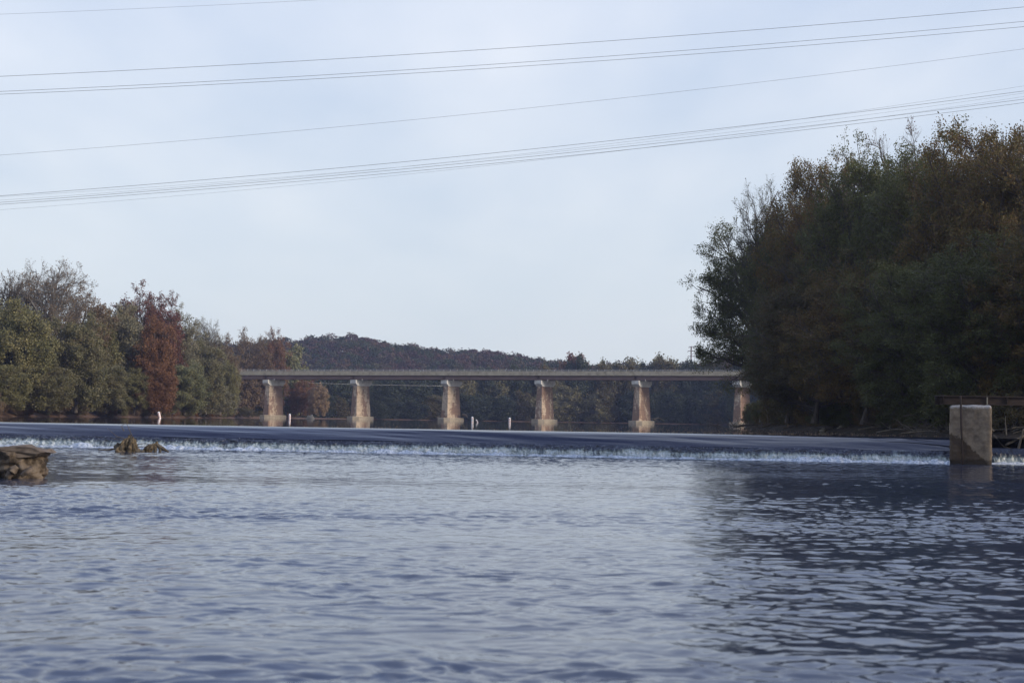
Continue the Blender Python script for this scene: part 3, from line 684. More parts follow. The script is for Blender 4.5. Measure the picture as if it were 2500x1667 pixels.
# ------------------------------------------------------------------ weir
def weir():
    Wr = empty('weir', (WL0.x, WL0.y, LOW), 'long low weir with a smooth dark overflow and white foaming foot', 'weir')
    loc = Vector((WL0.x, WL0.y, LOW))
    n = 1700; u = np.linspace(-.35, WLEN, n)
    xl = xat(2319, 85.6, 0) - .02
    def place(u, s, z):
        x = WL0.x + wdir.x * u + wdn.x * s
        y = WL0.y + wdir.y * u + wdn.y * s
        if not isinstance(x, float): x = np.where(y < 85.75, np.minimum(x, xl * y / 85.6), x)
        return x - loc.x, y - loc.y, z - loc.z
    # smooth sheet
    s = np.linspace(-3, .86, 66)
    U, Sg = np.meshgrid(u[::3], s); und = (fbm(U * .10 + Sg * .35, Sg * .8 + U * .03, 2, 3) - .5)
    und2 = (fbm(U * .35 + Sg * .9, Sg * 1.5, 12, 3) - .5)
    q = np.clip(Sg + 1.65, 0, None); und = und * np.clip((q - .35) * 1.4, 0, 1); und2 = und2 * np.clip((q - .45) * 1.4, 0, 1)
    qq = np.linspace(0, 3.4, 400); sl = np.interp(qq, [0, .25, .6, 1.2, 2.5], [0, .14, .16, .38, .5]); Z = -np.interp(q, qq, np.concatenate([[0], np.cumsum((sl[1:] + sl[:-1]) / 2 * np.diff(qq))])) + und * .17 + und2 * .06; X, Y, Z = place(U, Sg + und * .16, Z)
    sh = link('overflow', grid_mesh('overflow', X[:, ::-1], Y[:, ::-1], Z[:, ::-1]), sheet_mat, Wr)
    # broken water and curtain
    t = np.linspace(0, 1, 56); U, T = np.meshgrid(u, t)
    zz = np.interp(T, [0, .12, .38, 1], [-.77, -.86, -1.08, LOW - .05]); ss = np.interp(T, [0, .2, .38, 1], [.82, 1.02, 1.22, 1.62])
    r1 = fbm(U * 3.2, T * 5 + U * .2, 5, 4, .6) - .5; r2 = fbm(U * 9, T * 7, 7, 3, .65) - .5; low = fbm(U * .25, T * .6, 9, 3) - .5
    amp = np.clip(T * 5, .15, 1)
    ss = ss + amp * (r1 * .30 + r2 * .16 + low * .22); zz = zz + amp * (r1 * .10 + r2 * .06) * (T < .9)
    X, Y, Z = place(U, ss, zz)
    me = grid_mesh('curtain', X[:, ::-1], Y[:, ::-1], Z[:, ::-1])
    link('curtain', me, curtain_mat, Wr)
    # foam rolling at the foot
    s = np.linspace(0, 1, 40); U, T = np.meshgrid(u, s)
    swell = fbm(U * .22 + 5, T * .8, 21, 3); hump = np.exp(-((T - .22) / .20) ** 2)
    b1 = fbm(U * 1.1, T * 2.2 + U * .1, 22, 4, .6); b2 = fbm(U * 4.5, T * 6, 23, 4, .6)
    right = .72 + .5 * (1 - U / WLEN)
    big = fbm(U * .55 + 2, T * .5, 27, 3)
    Z = LOW - .16 + right * hump * (.07 + .55 * np.clip(swell - .26, 0, 1) * b1 * (.4 + big) +   .11 * b2 + .20 * np.clip(big - .5, 0, 1)) + (b2 - .5) * .10 + (b1 - .5) * .22 * (1 - .5 * T) + .07 * (1 - T)
    X, Y, Z = place(U, 1.5 + T * 1.9 + (b1 - .5) * .3, Z)
    link('foam', grid_mesh('foam', X[:, ::-1], Y[:, ::-1], Z[:, ::-1]), foam_mat, Wr)
    # spray drops
    rg = np.random.RandomState(3); nd = 15000; uu = rg.uniform(.2, WLEN, nd); sw = fbm(uu * .22 + 5, uu * 0 + .2, 21, 3)
    zz = LOW + np.abs(rg.normal(0, 1, nd)) * (.07 + .22 * np.clip(sw - .3, 0, 1)) + .05; ss = rg.uniform(1.5, 2.2, nd)
    k = nd // 12; zz[:k] = -.82 - rg.rand(k) * .25 + np.abs(rg.normal(0, .02, k)); ss[:k] = 1.0 + (-.82 - zz[:k]) * .9 + .12
    X, Y, Z = place(uu, ss, zz); P = np.stack([X, Y, Z], 1); r = rg.uniform(.006, .02, nd)[:, None, None]
    oct_ = np.array([[1,0,0],[0,1,0],[-1,0,0],[0,-1,0],[0,0,1],[0,0,-1]], float)
    V = (P[:, None] + oct_[None] * r).reshape(-1, 3); tri = np.array([[0,1,4,4],[1,2,4,4],[2,3,4,4],[3,0,4,4],[1,0,5,5],[2,1,5,5],[3,2,5,5],[0,3,5,5]])[:, :3]
    F = (tri[None] + (np.arange(nd) * 6)[:, None, None]).reshape(-1, 3)
    sp = link('spray', quad_mesh('spray', V, F), foam_mat, Wr); sp['kind'] = 'stuff'
    # the sill under it
    m = MB(); a = 0.75; b = WLEN
    def wp(u, s, z): x, y, z = place(u, s, z); return (x, y, z)
    m.loft([[wp(a, s_, z_) for s_, z_ in ((-3, -3.4), (.5, -3.4), (.75, -1.05), (.1, -.85), (-.6, -.6), (-3, -.9))], [wp(b, s_, z_) for s_, z_ in ((-3, -3.4), (.5, -3.4), (.75, -1.05), (.1, -.85), (-.6, -.6), (-3, -.9))]])
    m.build('sill', grey_conc, Wr)

m_, t_ = newmat('curtain_water'); geo = t_.n('ShaderNodeNewGeometry'); sp_ = t_.n('ShaderNodeSeparateXYZ'); t_.l(geo.outputs['Position'], sp_.inputs[0])
mp = t_.mapping(geo.outputs['Position'], (7, 1, 2.2))
n1_ = t_.noise(mp, 1.0, 6, .7); n2_ = t_.noise(t_.mapping(geo.outputs['Position'], (.45, .2, .5)), 1.0, 4, .6)
hgt = t_.n('ShaderNodeMapRange', i_1=-.92, i_2=-1.22); t_.l(sp_.outputs[2], hgt.inputs[0])     # air mixes in as the water falls
f_ = t_.math('ADD', t_.math('MULTIPLY', hgt.outputs[0], .62), t_.math('ADD', t_.math('MULTIPLY', t_.math('SUBTRACT', n1_, .5), 1.5), t_.math('MULTIPLY', t_.math('SUBTRACT', n2_, .5), 1.3)))
cc = t_.ramp(f_, [(.08, (.018, .022, .04)), (.30, (.06, .075, .085)), (.48, (.26, .30, .29)), (.72, (.46, .50, .49)), (1, (.68, .71, .72))])
bb = finish(t_, cc, .35, .5, n1_, .6, .06); curtain_mat = m_
m_, t_ = newmat('foam_white'); geo = t_.n('ShaderNodeNewGeometry')
n1_ = t_.noise(t_.mapping(geo.outputs['Position'], (3, 3, 3)), 2.5, 7, .7)
finish(t_, t_.ramp(n1_, [(.34, (.10, .13, .19)), (.46, (.36, .41, .47)), (.62, (.68, .71, .74))]), .6, .3, n1_, .5, .05); foam_mat = m_
weir()

# ------------------------------------------------------------------ pillar, beam, pipe, side spillway
def rough_block(name, x0, x1, y0, y1, z0, z1, mat, parent=None, amp=.03, rnd=.12, step=.08, seed=0.0):
    nx, ny, nz = [max(2, int((b - a) / step)) for a, b in ((x0, x1), (y0, y1), (z0, z1))]
    c = Vector(((x0+x1)/2, (y0+y1)/2, (z0+z1)/2)); h = Vector(((x1-x0)/2, (y1-y0)/2, (z1-z0)/2)); V = {}; vs = []; fs = []
    def vid(i, j, k):
        key = (i, j, k)
        if key not in V:
            p = Vector((x0 + (x1-x0)*i/nx, y0 + (y1-y0)*j/ny, z0 + (z1-z0)*k/nz)) - c
            q = Vector([max(-(h[a]-rnd), min(h[a]-rnd, p[a])) for a in range(3)]); d = p - q
            if d.length > 0: p = q + d.normalized() * min(d.length, rnd)
            pw = p + c; nv = Vector((seed, seed, seed))
            d = mnoise.fractal(pw * 1.6 + nv, 1.0, 2.1, 5) * amp + mnoise.noise(pw * 9 + nv) * amp * .3
            dirn = Vector([p[a] / h[a] for a in range(3)]); dirn = Vector([v ** 5 for v in dirn])
            if dirn.length > 1e-6: pw += dirn.normalized() * d
            V[key] = len(vs); vs.append(pw)
        return V[key]
    for i in range(nx):
        for j in range(ny):
            fs.append((vid(i,j,0), vid(i,j+1,0), vid(i+1,j+1,0), vid(i+1,j,0))); fs.append((vid(i,j,nz), vid(i+1,j,nz), vid(i+1,j+1,nz), vid(i,j+1,nz)))
    for i in range(nx):
        for k in range(nz):
            fs.append((vid(i,0,k), vid(i+1,0,k), vid(i+1,0,k+1), vid(i,0,k+1))); fs.append((vid(i,ny,k), vid(i,ny,k+1), vid(i+1,ny,k+1), vid(i+1,ny,k)))
    for j in range(ny):
        for k in range(nz):
            fs.append((vid(0,j,k), vid(0,j,k+1), vid(0,j+1,k+1), vid(0,j+1,k))); fs.append((vid(nx,j,k), vid(nx,j+1,k), vid(nx,j+1,k+1), vid(nx,j,k+1)))
    m = MB(); m.v = [tuple(v) for v in vs]; m.f = fs
    return m.build(name, mat, parent, True)

YP = 85.6
XL = xat(2319, YP, 0); XR = xat(2416, YP, 0); PZ = pt(2367, 989, YP).z
pm, tt = newmat('pillar_concrete'); tc = tt.n('ShaderNodeTexCoord'); ob = tc.outputs['Object']
sp_ = tt.n('ShaderNodeSeparateXYZ'); tt.l(ob, sp_.inputs[0])
nz = tt.noise(ob, 1.6, 8, .65); nf = tt.noise(ob, 9, 5, .7)
c = tt.ramp(nz, [(.30, (.085, .065, .048)), (.42, (.17, .13, .092)), (.52, (.22, .17, .118)), (.62, (.27, .21, .145)), (.74, (.31, .26, .20))])
pit = tt.n('ShaderNodeMapRange', i_1=.66, i_2=.72); tt.l(nf, pit.inputs[0]); c = tt.mix(pit.outputs[0], c, (.06, .045, .035))
# paler edge along the worn top
tp = tt.n('ShaderNodeMapRange', i_1=PZ - .22, i_2=PZ - .06); tt.l(tt.math('ADD', sp_.outputs[2], tt.math('MULTIPLY', tt.math('SUBTRACT', nf, .5), .5)), tp.inputs[0])
c = tt.mix(tt.math('MULTIPLY', tp.outputs[0], .8), c, (.46, .44, .42))
# splash stain: soaked lower left, its own slanting outline
dx_ = tt.math('SUBTRACT', sp_.outputs[0], XL)
edge = tt.math('ADD', tt.math('ADD', tt.math('MULTIPLY', dx_, .35), tt.math('MULTIPLY', tt.math('MULTIPLY', dx_, dx_), .26)), sp_.outputs[2])
edge = tt.math('ADD', edge, tt.math('MULTIPLY', tt.math('SUBTRACT', tt.noise(ob, 2.6, 8, .7), .5), 1.1))
sf = tt.n('ShaderNodeMapRange', i_1=.32, i_2=.25); tt.l(edge, sf.inputs[0])
c = tt.mix(tt.math('MULTIPLY', sf.outputs[0], .82), c, (.045, .028, .016))
wb = tt.n('ShaderNodeMapRange', i_1=LOW + .34, i_2=LOW + .22); tt.l(tt.math('ADD', sp_.outputs[2], tt.math('MULTIPLY', tt.math('SUBTRACT', nf, .5), .25)), wb.inputs[0])
c = tt.mix(tt.math('MULTIPLY', wb.outputs[0], .75), c, (.028, .022, .015))
finish(tt, c, .9, .2, nz, .5, .05)
P = rough_block('concrete_pillar', XL, XR, YP, YP + 1.7, LOW - .8, PZ, pm, amp=.05, rnd=.17, step=.05)
_a = -math.atan(XL / YP)                                # the block is set square to the slanting weir
P.data.transform(Matrix.Translation((XL, YP, 0)) @ Matrix.Rotation(_a, 4, 'Z') @ Matrix.Translation((-XL, -YP, 0)))
tag(P, 'weathered tan concrete pillar at the right end of the weir with a dark wet stain', 'pillar')
b = MB(); bx0 = xat(2298, YP, 1.6); bz0 = PZ + .035; bz1 = bz0 + .50; ya = YP + .25
b.box(bx0, 42, ya - .01, ya + .01, bz0 + .03, bz1 - .03); b.box(bx0, 42, ya - .14, ya + .14, bz0, bz0 + .03); b.box(bx0, 42, ya - .14, ya + .14, bz1 - .03, bz1)
fb = empty('walkway_beam', (bx0, ya, bz0), 'rusty brown steel walkway beam resting on the concrete pillar', 'beam')
def child(mb, name, mat, par):
    o = mb.build(name, mat, par); o.matrix_parent_inverse = Matrix.Translation(-par.location); return o
child(b, 'girder', rust_steel, fb)
b = MB(); b.box(bx0, 42, ya + 1.0, ya + 1.02, bz0 + .03, bz1 - .03); b.box(bx0, 42, ya + .9, ya + 1.13, bz0, bz0 + .03); b.box(bx0, 42, ya + .9, ya + 1.13, bz1 - .03, bz1); child(b, 'girder', rust_steel, fb)
b = MB(); x = bx0 + .05
while x < 41: b.box(x, x + .26, ya - .1, ya + 1.2, bz1 + .003, bz1 + .05); x += .28
child(b, 'deck_boards', noisy('dark_boards', [(.3, (.03, .022, .018)), (.7, (.06, .045, .035))], 2), fb)
for px_ in (2305, 2411, 2460): 
    xx = xat(px_, YP, 1.5); child(MB().box(xx, xx + (.03 if px_ != 2411 else .06), ya - .13, ya - .012, bz0 + .031, bz1 - .031), 'stiffener', grey_conc if px_ == 2411 else rust_steel, fb)
xx = xat(2343, YP, 0)
pipe = MB().tube([(xx + .06, YP - .34, LOW - .5), (xx + .05, YP - .32, -.4), (xx, YP - .30, .7), (xx - .02, YP - .28, bz1 + .03)], [.045, .045, .055, .06], 10).build('gauge_pipe', rust_steel, None, True)
tag(pipe, 'thin rusty vertical pipe fixed to the face of the concrete pillar', 'pipe')

def spill():
    loc = Vector((XR + .3, 89.0, LOW)); o = empty('side_spillway', loc, 'shaded low side spillway right of the concrete pillar', 'spillway')
    nu = 260; U, T = np.meshgrid(np.linspace(-.5, 9.5, nu), np.linspace(0, 1, 40))
    r1 = fbm(U * 3, T * 4, 41, 4, .6) - .5; r2 = fbm(U * 9, T * 6, 42, 3) - .5
    s = np.interp(T, [0, .15, .4, 1], [-1.5, 0, .35, .65]) + (r1 * .22 + r2 * .12) * np.clip((T - .1) * 4, 0, 1)
    z = np.interp(T, [0, .15, .4, 1], [.95, .93, .62, -.08]) + r1 * .05 * (T > .1)
    link('falling_water', grid_mesh('falling_water', U[:, ::-1], -s[:, ::-1], z[:, ::-1]), curtain_mat, o)
    b1 = fbm(U * 1.2, T * 2, 43, 4, .6); Z = np.exp(-((T - .3) / .25) ** 2) * b1 * .28 - .08 + .03 * (1 - T)
    link('foam', grid_mesh('foam', U[:, ::-1], -(.5 + T * 1.3)[:, ::-1], Z[:, ::-1]), foam_mat, o)
    MB().box(-.6, 9.6, 0.25, 1.6, -1.5, .86).build('sill', grey_conc, o)
spill()

# ------------------------------------------------------------------ driftwood
def gnarl(pts, rads, seed, n=18, sub=6, amp=.25, ridge=0.0):
    """a gnarled wooden limb"""
    pts = [Vector(p) for p in pts]; m = MB(); fine = []; fr = []
    for i in range(len(pts) - 1):
        for k in range(sub):
            t = k / sub; fine.append(pts[i].lerp(pts[i+1], t)); fr.append(rads[i] * (1-t) + rads[i+1] * t)
    fine.append(pts[-1]); fr.append(rads[-1]); rings = []
    for i, p in enumerate(fine):
        tg = (fine[min(i+1, len(fine)-1)] - fine[max(i-1, 0)]).normalized()
        a = tg.cross(Vector((.3, .1, 1)) if abs(tg.z) < .8 else Vector((1, 0, 0))).normalized(); b = tg.cross(a); ring = []
        for j in range(n):
            an = 2 * math.pi * j / n; d = a * math.cos(an) + b * math.sin(an)
            k = 1 + amp * mnoise.noise(Vector((math.cos(an)*2.2 + seed, math.sin(an)*2.2, i * .10))) + amp * .5 * mnoise.noise((p + d * fr[i]) * 4 + Vector((seed, 0, 0))) + ridge * math.sin(an * 5 + i * .12)
            ring.append(p + d * fr[i] * k)
        rings.append(ring)
    return m.loft(rings)

stump_m = noisy('stump_wood', [(.34, (.02, .014, .008)), (.48, (.09, .065, .035)), (.62, (.22, .165, .095))], 3.5, stretch=(5, 5, .8), bstr=.8)
YD = 84.0
s0 = Vector((xat(310, YD, LOW), YD, LOW)); k = YD / FPX
def q(px, py, dy=0.0): return pt(px, py, YD + dy) - s0
ST = empty('driftwood_stump', s0, 'pale gnarled root stump stranded below the weir on the left', 'driftwood')
for k_, (pp, rr) in enumerate([(((296, 1110), (299, 1096), (307, 1080), (311, 1069)), (.34, .30, .20, .05)), (((310, 1112), (311, 1095), (316, 1078), (317, 1061)), (.36, .33, .22, .05)), (((322, 1112), (323, 1096), (322, 1080), (325, 1066)), (.26, .24, .17, .04)),
        (((331, 1110), (330, 1098), (328, 1084), (331, 1072)), (.18, .16, .12, .03)), (((288, 1110), (289, 1098), (286, 1090), (290, 1081)), (.16, .17, .13, .10)), (((300, 1108), (296, 1094), (300, 1088)), (.2, .18, .05)), (((334, 1106), (338, 1099), (336, 1094)), (.16, .13, .04))]):
    gnarl([q(a_, b_, .12 * math.sin(k_ * 2.1)) for a_, b_ in pp], list(rr), 2.3 * k_ + 1, n=26, sub=8, amp=.75, ridge=.10).build('root', stump_m if k_ != 4 else driftwood, ST, True)
gnarl([q(330, 1098), q(340, 1104), q(352, 1102)], [.2, .16, .1], 3, amp=.5).build('root', driftwood, ST, True)
gnarl([q(240, 1097), q(262, 1098), q(290, 1094)], [.03, .05, .07], 5, n=8, amp=.3).build('branch', driftwood, ST, True)
for a, bb_, c_ in (((320, 1075), (285, 1065), (262, 1045)), ((325, 1070), (312, 1040), (303, 1024)), ((330, 1086), (352, 1082), (378, 1086)), ((318, 1080), (300, 1075), (272, 1070)), ((303, 1052), (296, 1040), (310, 1030)), ((330, 1092), (355, 1090), (372, 1087))):
    gnarl([q(*a), q(*bb_), q(*c_)], [.03, .018, .007], a[1] % 9, n=5, amp=.1).build('branch', driftwood, ST)
s1 = Vector((xat(380, YD + .5, LOW), YD + .5, LOW))
def q1(px, py): return pt(px, py, YD + .5) - s1
ST2 = empty('driftwood_roots', s1, 'smaller dark forked driftwood roots right of the pale stump', 'driftwood')
gnarl([q1(354, 1104), q1(366, 1094), q1(380, 1086), q1(384, 1077)], [.2, .22, .16, .05], 7, amp=.5, ridge=.08).build('root', stump_m, ST2, True)
gnarl([q1(382, 1085), q1(396, 1094), q1(412, 1103)], [.12, .11, .04], 8, amp=.4).build('root', driftwood, ST2, True)
gnarl([q1(378, 1088), q1(379, 1098), q1(376, 1108)], [.15, .1, .1], 9, amp=.4).build('root', driftwood, ST2, True)
gnarl([q1(392, 1092), q1(391, 1100), q1(388, 1108)], [.1, .08, .06], 9, amp=.4).build('root', driftwood, ST2, True)

# big beached log butt at the left edge
YB = 48.5
c0 = Vector((xat(60, YB, LOW), YB, LOW))
def qb(px, py, dy=0.0): return pt(px, py, YB + dy) - c0
big_m = noisy('weathered_wood', [(.34, (.012, .009, .006)), (.45, (.045, .032, .02)), (.54, (.12, .09, .062)), (.7, (.18, .14, .10))], 1.5, stretch=(1.2, 1.2, 1.2), bstr=.9, bdist=.12)
BG = empty('beached_log', c0, 'big weathered hollow log butt with a flat split top at the left edge', 'log')
def blob(name, rings, mat, par, seed, n=40, amp=.12):
    """rings: (z, cx, rx, cy, ry); surface broken by hollows and ridges"""
    out = []
    zs = [r[0] for r in rings]; N = 48
    for i in range(N):
        z = zs[0] + (zs[-1] - zs[0]) * i / (N - 1); v = [np.interp(z, zs, [r[k] for r in rings]) for k in range(1, 5)]
        ring = []
        for j in range(n):
            a = 2 * math.pi * j / n; d = Vector((math.cos(a), math.sin(a), 0))
            p = Vector((v[0] + v[1] * math.cos(a), v[2] + v[3] * math.sin(a), z))
            f = mnoise.fractal(p * 1.3 + Vector((seed, 0, 0)), 1, 2, 5) * amp * 1.6 + mnoise.noise(p * 5 + Vector((seed, 3, 0))) * amp * .35
            cell = mnoise.voronoi(p * 1.5 + Vector((seed, 0, 0)))[0]; crack = mnoise.fractal(Vector((p.x * 2.5, p.y * 2.5, p.z * 3)) + Vector((seed, 9, 0)), 1, 2, 4)
            p += d * (f - max(0, .30 - (cell[1] - cell[0])) * amp * 1.3 + crack * amp * .35); ring.append(p)
        out.append(ring)
    return MB().loft(out).build(name, mat, par, True)
t0 = qb(60, 1092).z
blob('trunk_butt', [(-.6, -.3, .75, .2, .6), (.05, -.22, .90, .2, .72), (.25, -.15, .98, .15, .8), (.55, -.16, .94, .1, .8), (.8, -.2, .86, .1, .75), (t0 - .14, -.26, .78, .1, .7)], big_m, BG, 3, amp=.19, n=72)
mm = MB(); top = []
out = [(-.95, 1088), (-.62, 1087), (-.55, 1085), (0, 0)]
prof = [(-12, 1096), (20, 1091), (40, 1087), (60, 1087), (78, 1092), (100, 1094), (118, 1096), (130, 1104), (118, 1106), (108, 1112), (60, 1116), (30, 1104), (8, 1102), (-12, 1100)]
rg_ = []
for dy, sc in ((-.62, .80), (-.52, .93), (-.35, 1.0), (-.1, .98), (.2, 1.02), (.75, .9)):
    rg_.append([Vector((qb(60 + (a - 60) * sc, b_).x, dy + .05 * math.sin(a), qb(60, b_).z + .09 * mnoise.noise(Vector((a * .07, dy * 3, 1 + b_ * .05))))) for a, b_ in prof])
slab_m = noisy('split_wood_top', [(.3, (.05, .038, .028)), (.5, (.125, .095, .07)), (.75, (.20, .16, .12))], 3.5, stretch=(.7, 2, 2), bstr=.5)
mm.loft(rg_).build('split_top', slab_m, BG, False)
gnarl([qb(20, 1165, -.75), qb(30, 1150, -.8), qb(42, 1138, -.75)], [.10, .13, .07], 11, amp=.5).build('bark_knot', slab_m, BG, True)
gnarl([qb(52, 1160, -.75), qb(68, 1150, -.8), qb(80, 1140, -.72)], [.07, .10, .06], 12, amp=.5).build('bark_knot', slab_m, BG, True)

# logs and sticks on the right bank
GD = 'driftwood logs along the right bank'
def log(name, pts, rads, label, group=None, cat='log', mat=None, n=9, seed=1):
    pts = [Vector(p) for p in pts]; o = gnarl(pts, rads, seed, n=n, sub=4, amp=.25).build(name, mat or driftwood, None, True)
    return tag(o, label, cat, group)
log('driftwood_log', [pt(2484, 1106, 89.5), pt(2490, 1080, 89.8), pt(2499, 1046, 90)], [.09, .075, .04], 'upright pale broken log right of the concrete pillar', GD)
log('driftwood_log', [pt(2455, 1086, 90), pt(2500, 1064, 90.6), pt(2560, 1050, 91)], [.08, .07, .06], 'slanting grey log behind the upright pale log', GD, seed=2)
log('driftwood_log', [pt(2425, 1060, 91), pt(2450, 1090, 90.3), pt(2485, 1100, 90)], [.03, .04, .05], 'thin crossing branch beside the concrete pillar', GD, seed=3)
for i, (a, b_, Y, r, lab) in enumerate([((2150, 1030), (2178, 1052), 101, .03, 'thin leaning stick on the right bank left of the pillar'), ((2140, 1056), (2215, 1046), 102, .07, 'pale log lying on the bank just above the weir'), ((2200, 1058), (2290, 1052), 98, .06, 'dark log lying at the waterline beside the pillar'), ((2095, 1050), (2160, 1042), 118, .09, 'fallen trunk lying under the middle of the right woods'), ((2205, 1016), (2236, 1014), 106, .05, 'short horizontal branch showing high on the right bank'), ((1900, 1038), (1930, 1018), 168, .08, 'slanting dead branch over the debris at the foot of the right woods'), ((1860, 1043), (1905, 1030), 172, .10, 'long dark branch leaning from the debris spit'), ((1790, 1042), (1850, 1036), 178, .14, 'dark log at the tip of the debris spit near the last pier')]):
    log('driftwood_log', [pt(*a, Y), pt((a[0] + b_[0]) / 2, (a[1] + b_[1]) / 2 - 2, Y), pt(*b_, Y)], [r, r * .9, r * .5], lab, GD, seed=i + 4)
log('dead_branch', [pt(1876, 1040, 175), pt(1874, 1010, 175), pt(1868, 985, 175), pt(1872, 970, 175)], [.09, .08, .05, .02], 'upright dead snag at the left foot of the right woods', cat='branch', seed=5)
log('dead_branch', [pt(1076, 1007, 488), pt(1062, 995, 488), pt(1050, 984, 488), pt(1040, 977, 488)], [.30, .24, .16, .08], 'pale bare branch leaning on the left side of the third pier', cat='branch', seed=6)
log('dead_branch', [pt(1594, 1024, 455), pt(1606, 1020, 455), pt(1614, 1022, 455), pt(1621, 1028, 455)], [.2, .15, .1, .05], 'curved bare branch caught on the right side of the fifth pier', cat='branch', seed=7)
log('dead_branch', [pt(1590, 1022, 456), pt(1600, 1025, 456), pt(1607, 1030, 456)], [.16, .14, .07], 'short bare branch caught low on the fifth pier', cat='branch', seed=8)
log('driftwood_log', [pt(1128, 1013, 480), pt(1138, 1014, 480), pt(1140, 1020, 480)], [.5, .45, .2], 'pale driftwood clump on the right side of the third pier', cat='driftwood', seed=9)
def boulder(px, py, Y, r, label, seed):
    c = pt(px, py, Y); rings = []
    for i in range(12):
        ph = math.pi * i / 11; rings.append([Vector((r * math.sin(ph) * math.cos(a), r * .8 * math.sin(ph) * math.sin(a), r * .7 * math.cos(ph))) * (1 + .5 * mnoise.fractal(Vector((math.cos(a) * math.sin(ph), math.sin(a) * math.sin(ph), math.cos(ph))) * 1.2 + Vector((seed, 0, 0)), 1, 2, 4)) for a in [2 * math.pi * j / 18 for j in range(18)]])
    o = MB().loft(rings).build('boulder', grey_conc, None, True); o.location = c; tag(o, label, 'boulder')
boulder(2057, 1046, 140, .55, 'pale grey boulder at the foot of the right woods', 2)
boulder(757, 1020, 500, 1.3, 'long pale rock lying in the water right of the first pier', 5)
boulder(2010, 1050, 142, .3, 'small dark stone left of the pale grey boulder', 8)

# debris spit with twigs below the outermost tree
def twigs(name, cx, cy, n, L, label, spreadx, spready, z=.2):
    rg = np.random.RandomState(int(cx * 7) % 999); S0 = np.stack([rg.normal(cx, spreadx, n), rg.normal(cy, spready, n), rg.uniform(z - .4, z + .2, n)], 1)
    D = rg.normal(size=(n, 3)) * np.array([1, 1, .45]); D[:, 2] = np.abs(D[:, 2]); D /= np.linalg.norm(D, axis=1)[:, None]
    Pp = paths(S0, D, rg.uniform(.4, 1, n) * L, 5, .12, 0, rg); V, F = tubes(Pp, np.linspace(1, .3, 5)[None] * rg.uniform(.015, .06, n)[:, None], 4)
    tag(link(name, quad_mesh(name, V, F), driftwood), label, 'brush', kind='stuff')
twigs('brush', 33, 183, 220, 2.6, 'dark tangle of sticks on the spit at the left foot of the right woods', 3, 6)
twigs('brush', 33, 104, 260, 1.8, 'tangle of pale sticks on the bank left of the pillar', 1.6, 6, .5)
twigs('brush', 34, 140, 260, 2.0, 'mat of sticks along the dark right bank', 1.5, 14, .3)

# ------------------------------------------------------------------ buoys
def buoy_mat():
    m, t = newmat('buoy_paint'); tc = t.n('ShaderNodeTexCoord'); sp = t.n('ShaderNodeSeparateXYZ'); t.l(tc.outputs['Object'], sp.inputs[0])
    c = t.ramp(t.noise(tc.outputs['Object'], 6, 4, .6), [(.3, (.66, .66, .66)), (.7, (.80, .80, .79))]); finish(t, c, .5, .3); return m
bmat = buoy_mat(); orange = noisy('orange_band', [(.3, (.42, .11, .06)), (.7, (.55, .16, .08))], 5, rough=.5)
darkband = noisy('black_marking', [(.3, (.03, .03, .03)), (.7, (.05, .05, .05))], 5, rough=.5)
def tubeband(par, z0, z1, r, mat, name): MB().tube([(0, 0, z0), (0, 0, z1)], r, 20).build(name, mat, par)
def buoy(px, py, Y, h, label, tilt=0.0, style=0):
    x = xat(px, Y, 0); o = empty('river_buoy', (x, Y, 0), label, 'buoy', 'white buoys across the river above the weir'); o.rotation_euler = (0, tilt, 0)
    r = .20 * h
    m = MB(); zs = [-.7, -.02, 0, h * .80, h * .93, h * .985, h]; rs = [r, r, r, r, r * .85, r * .5, .02]
    m.tube([(0, 0, z) for z in zs], rs, 20); m.build('float', bmat, o, True)
    tubeband(o, h * .10, h * .18, r + .006, orange, 'orange_band'); tubeband(o, h * .68, h * .76, r + .006, orange, 'orange_band')
    # the open diamond and bar painted on the side
    dm = MB()
    for a0 in range(0, 20, 5):
        for s_ in range(4):
            ang = lambda t: (a0 + 1.5 * t) * math.pi / 10; cz = h * .43; dz = h * .17
            pa, pb = [((1, 0), (0, 1)), ((0, 1), (-1, 0)), ((-1, 0), (0, -1)), ((0, -1), (1, 0))][s_]
            pts = [((r + .01) * math.cos(ang(p[0])), (r + .01) * math.sin(ang(p[0])), cz + dz * p[1]) for p in (pa, pb)]
            dm.tube(pts, .016 * h + .006, 5)
    dm.build('diamond_mark', darkband if style else orange, o)
buoy(2, 0, 290, 1.38, 'white and orange buoy cut by the left edge of the picture')
buoy(390, 0, 275, 1.25, 'white buoy tilted to the left in front of the left bank', tilt=-.22)
buoy(707, 0, 345, 1.35, 'upright white buoy with red marks beside the first pier')
buoy(1153, 0, 300, 1.25, 'upright grey white buoy right of the third pier', style=1)
buoy(1166, 0, 300, .72, 'short white buoy leaning left beside the upright grey white buoy', tilt=-.45, style=1)
buoy(1244, 0, 330, 1.25, 'white buoy with rust marks between the third and fourth piers')

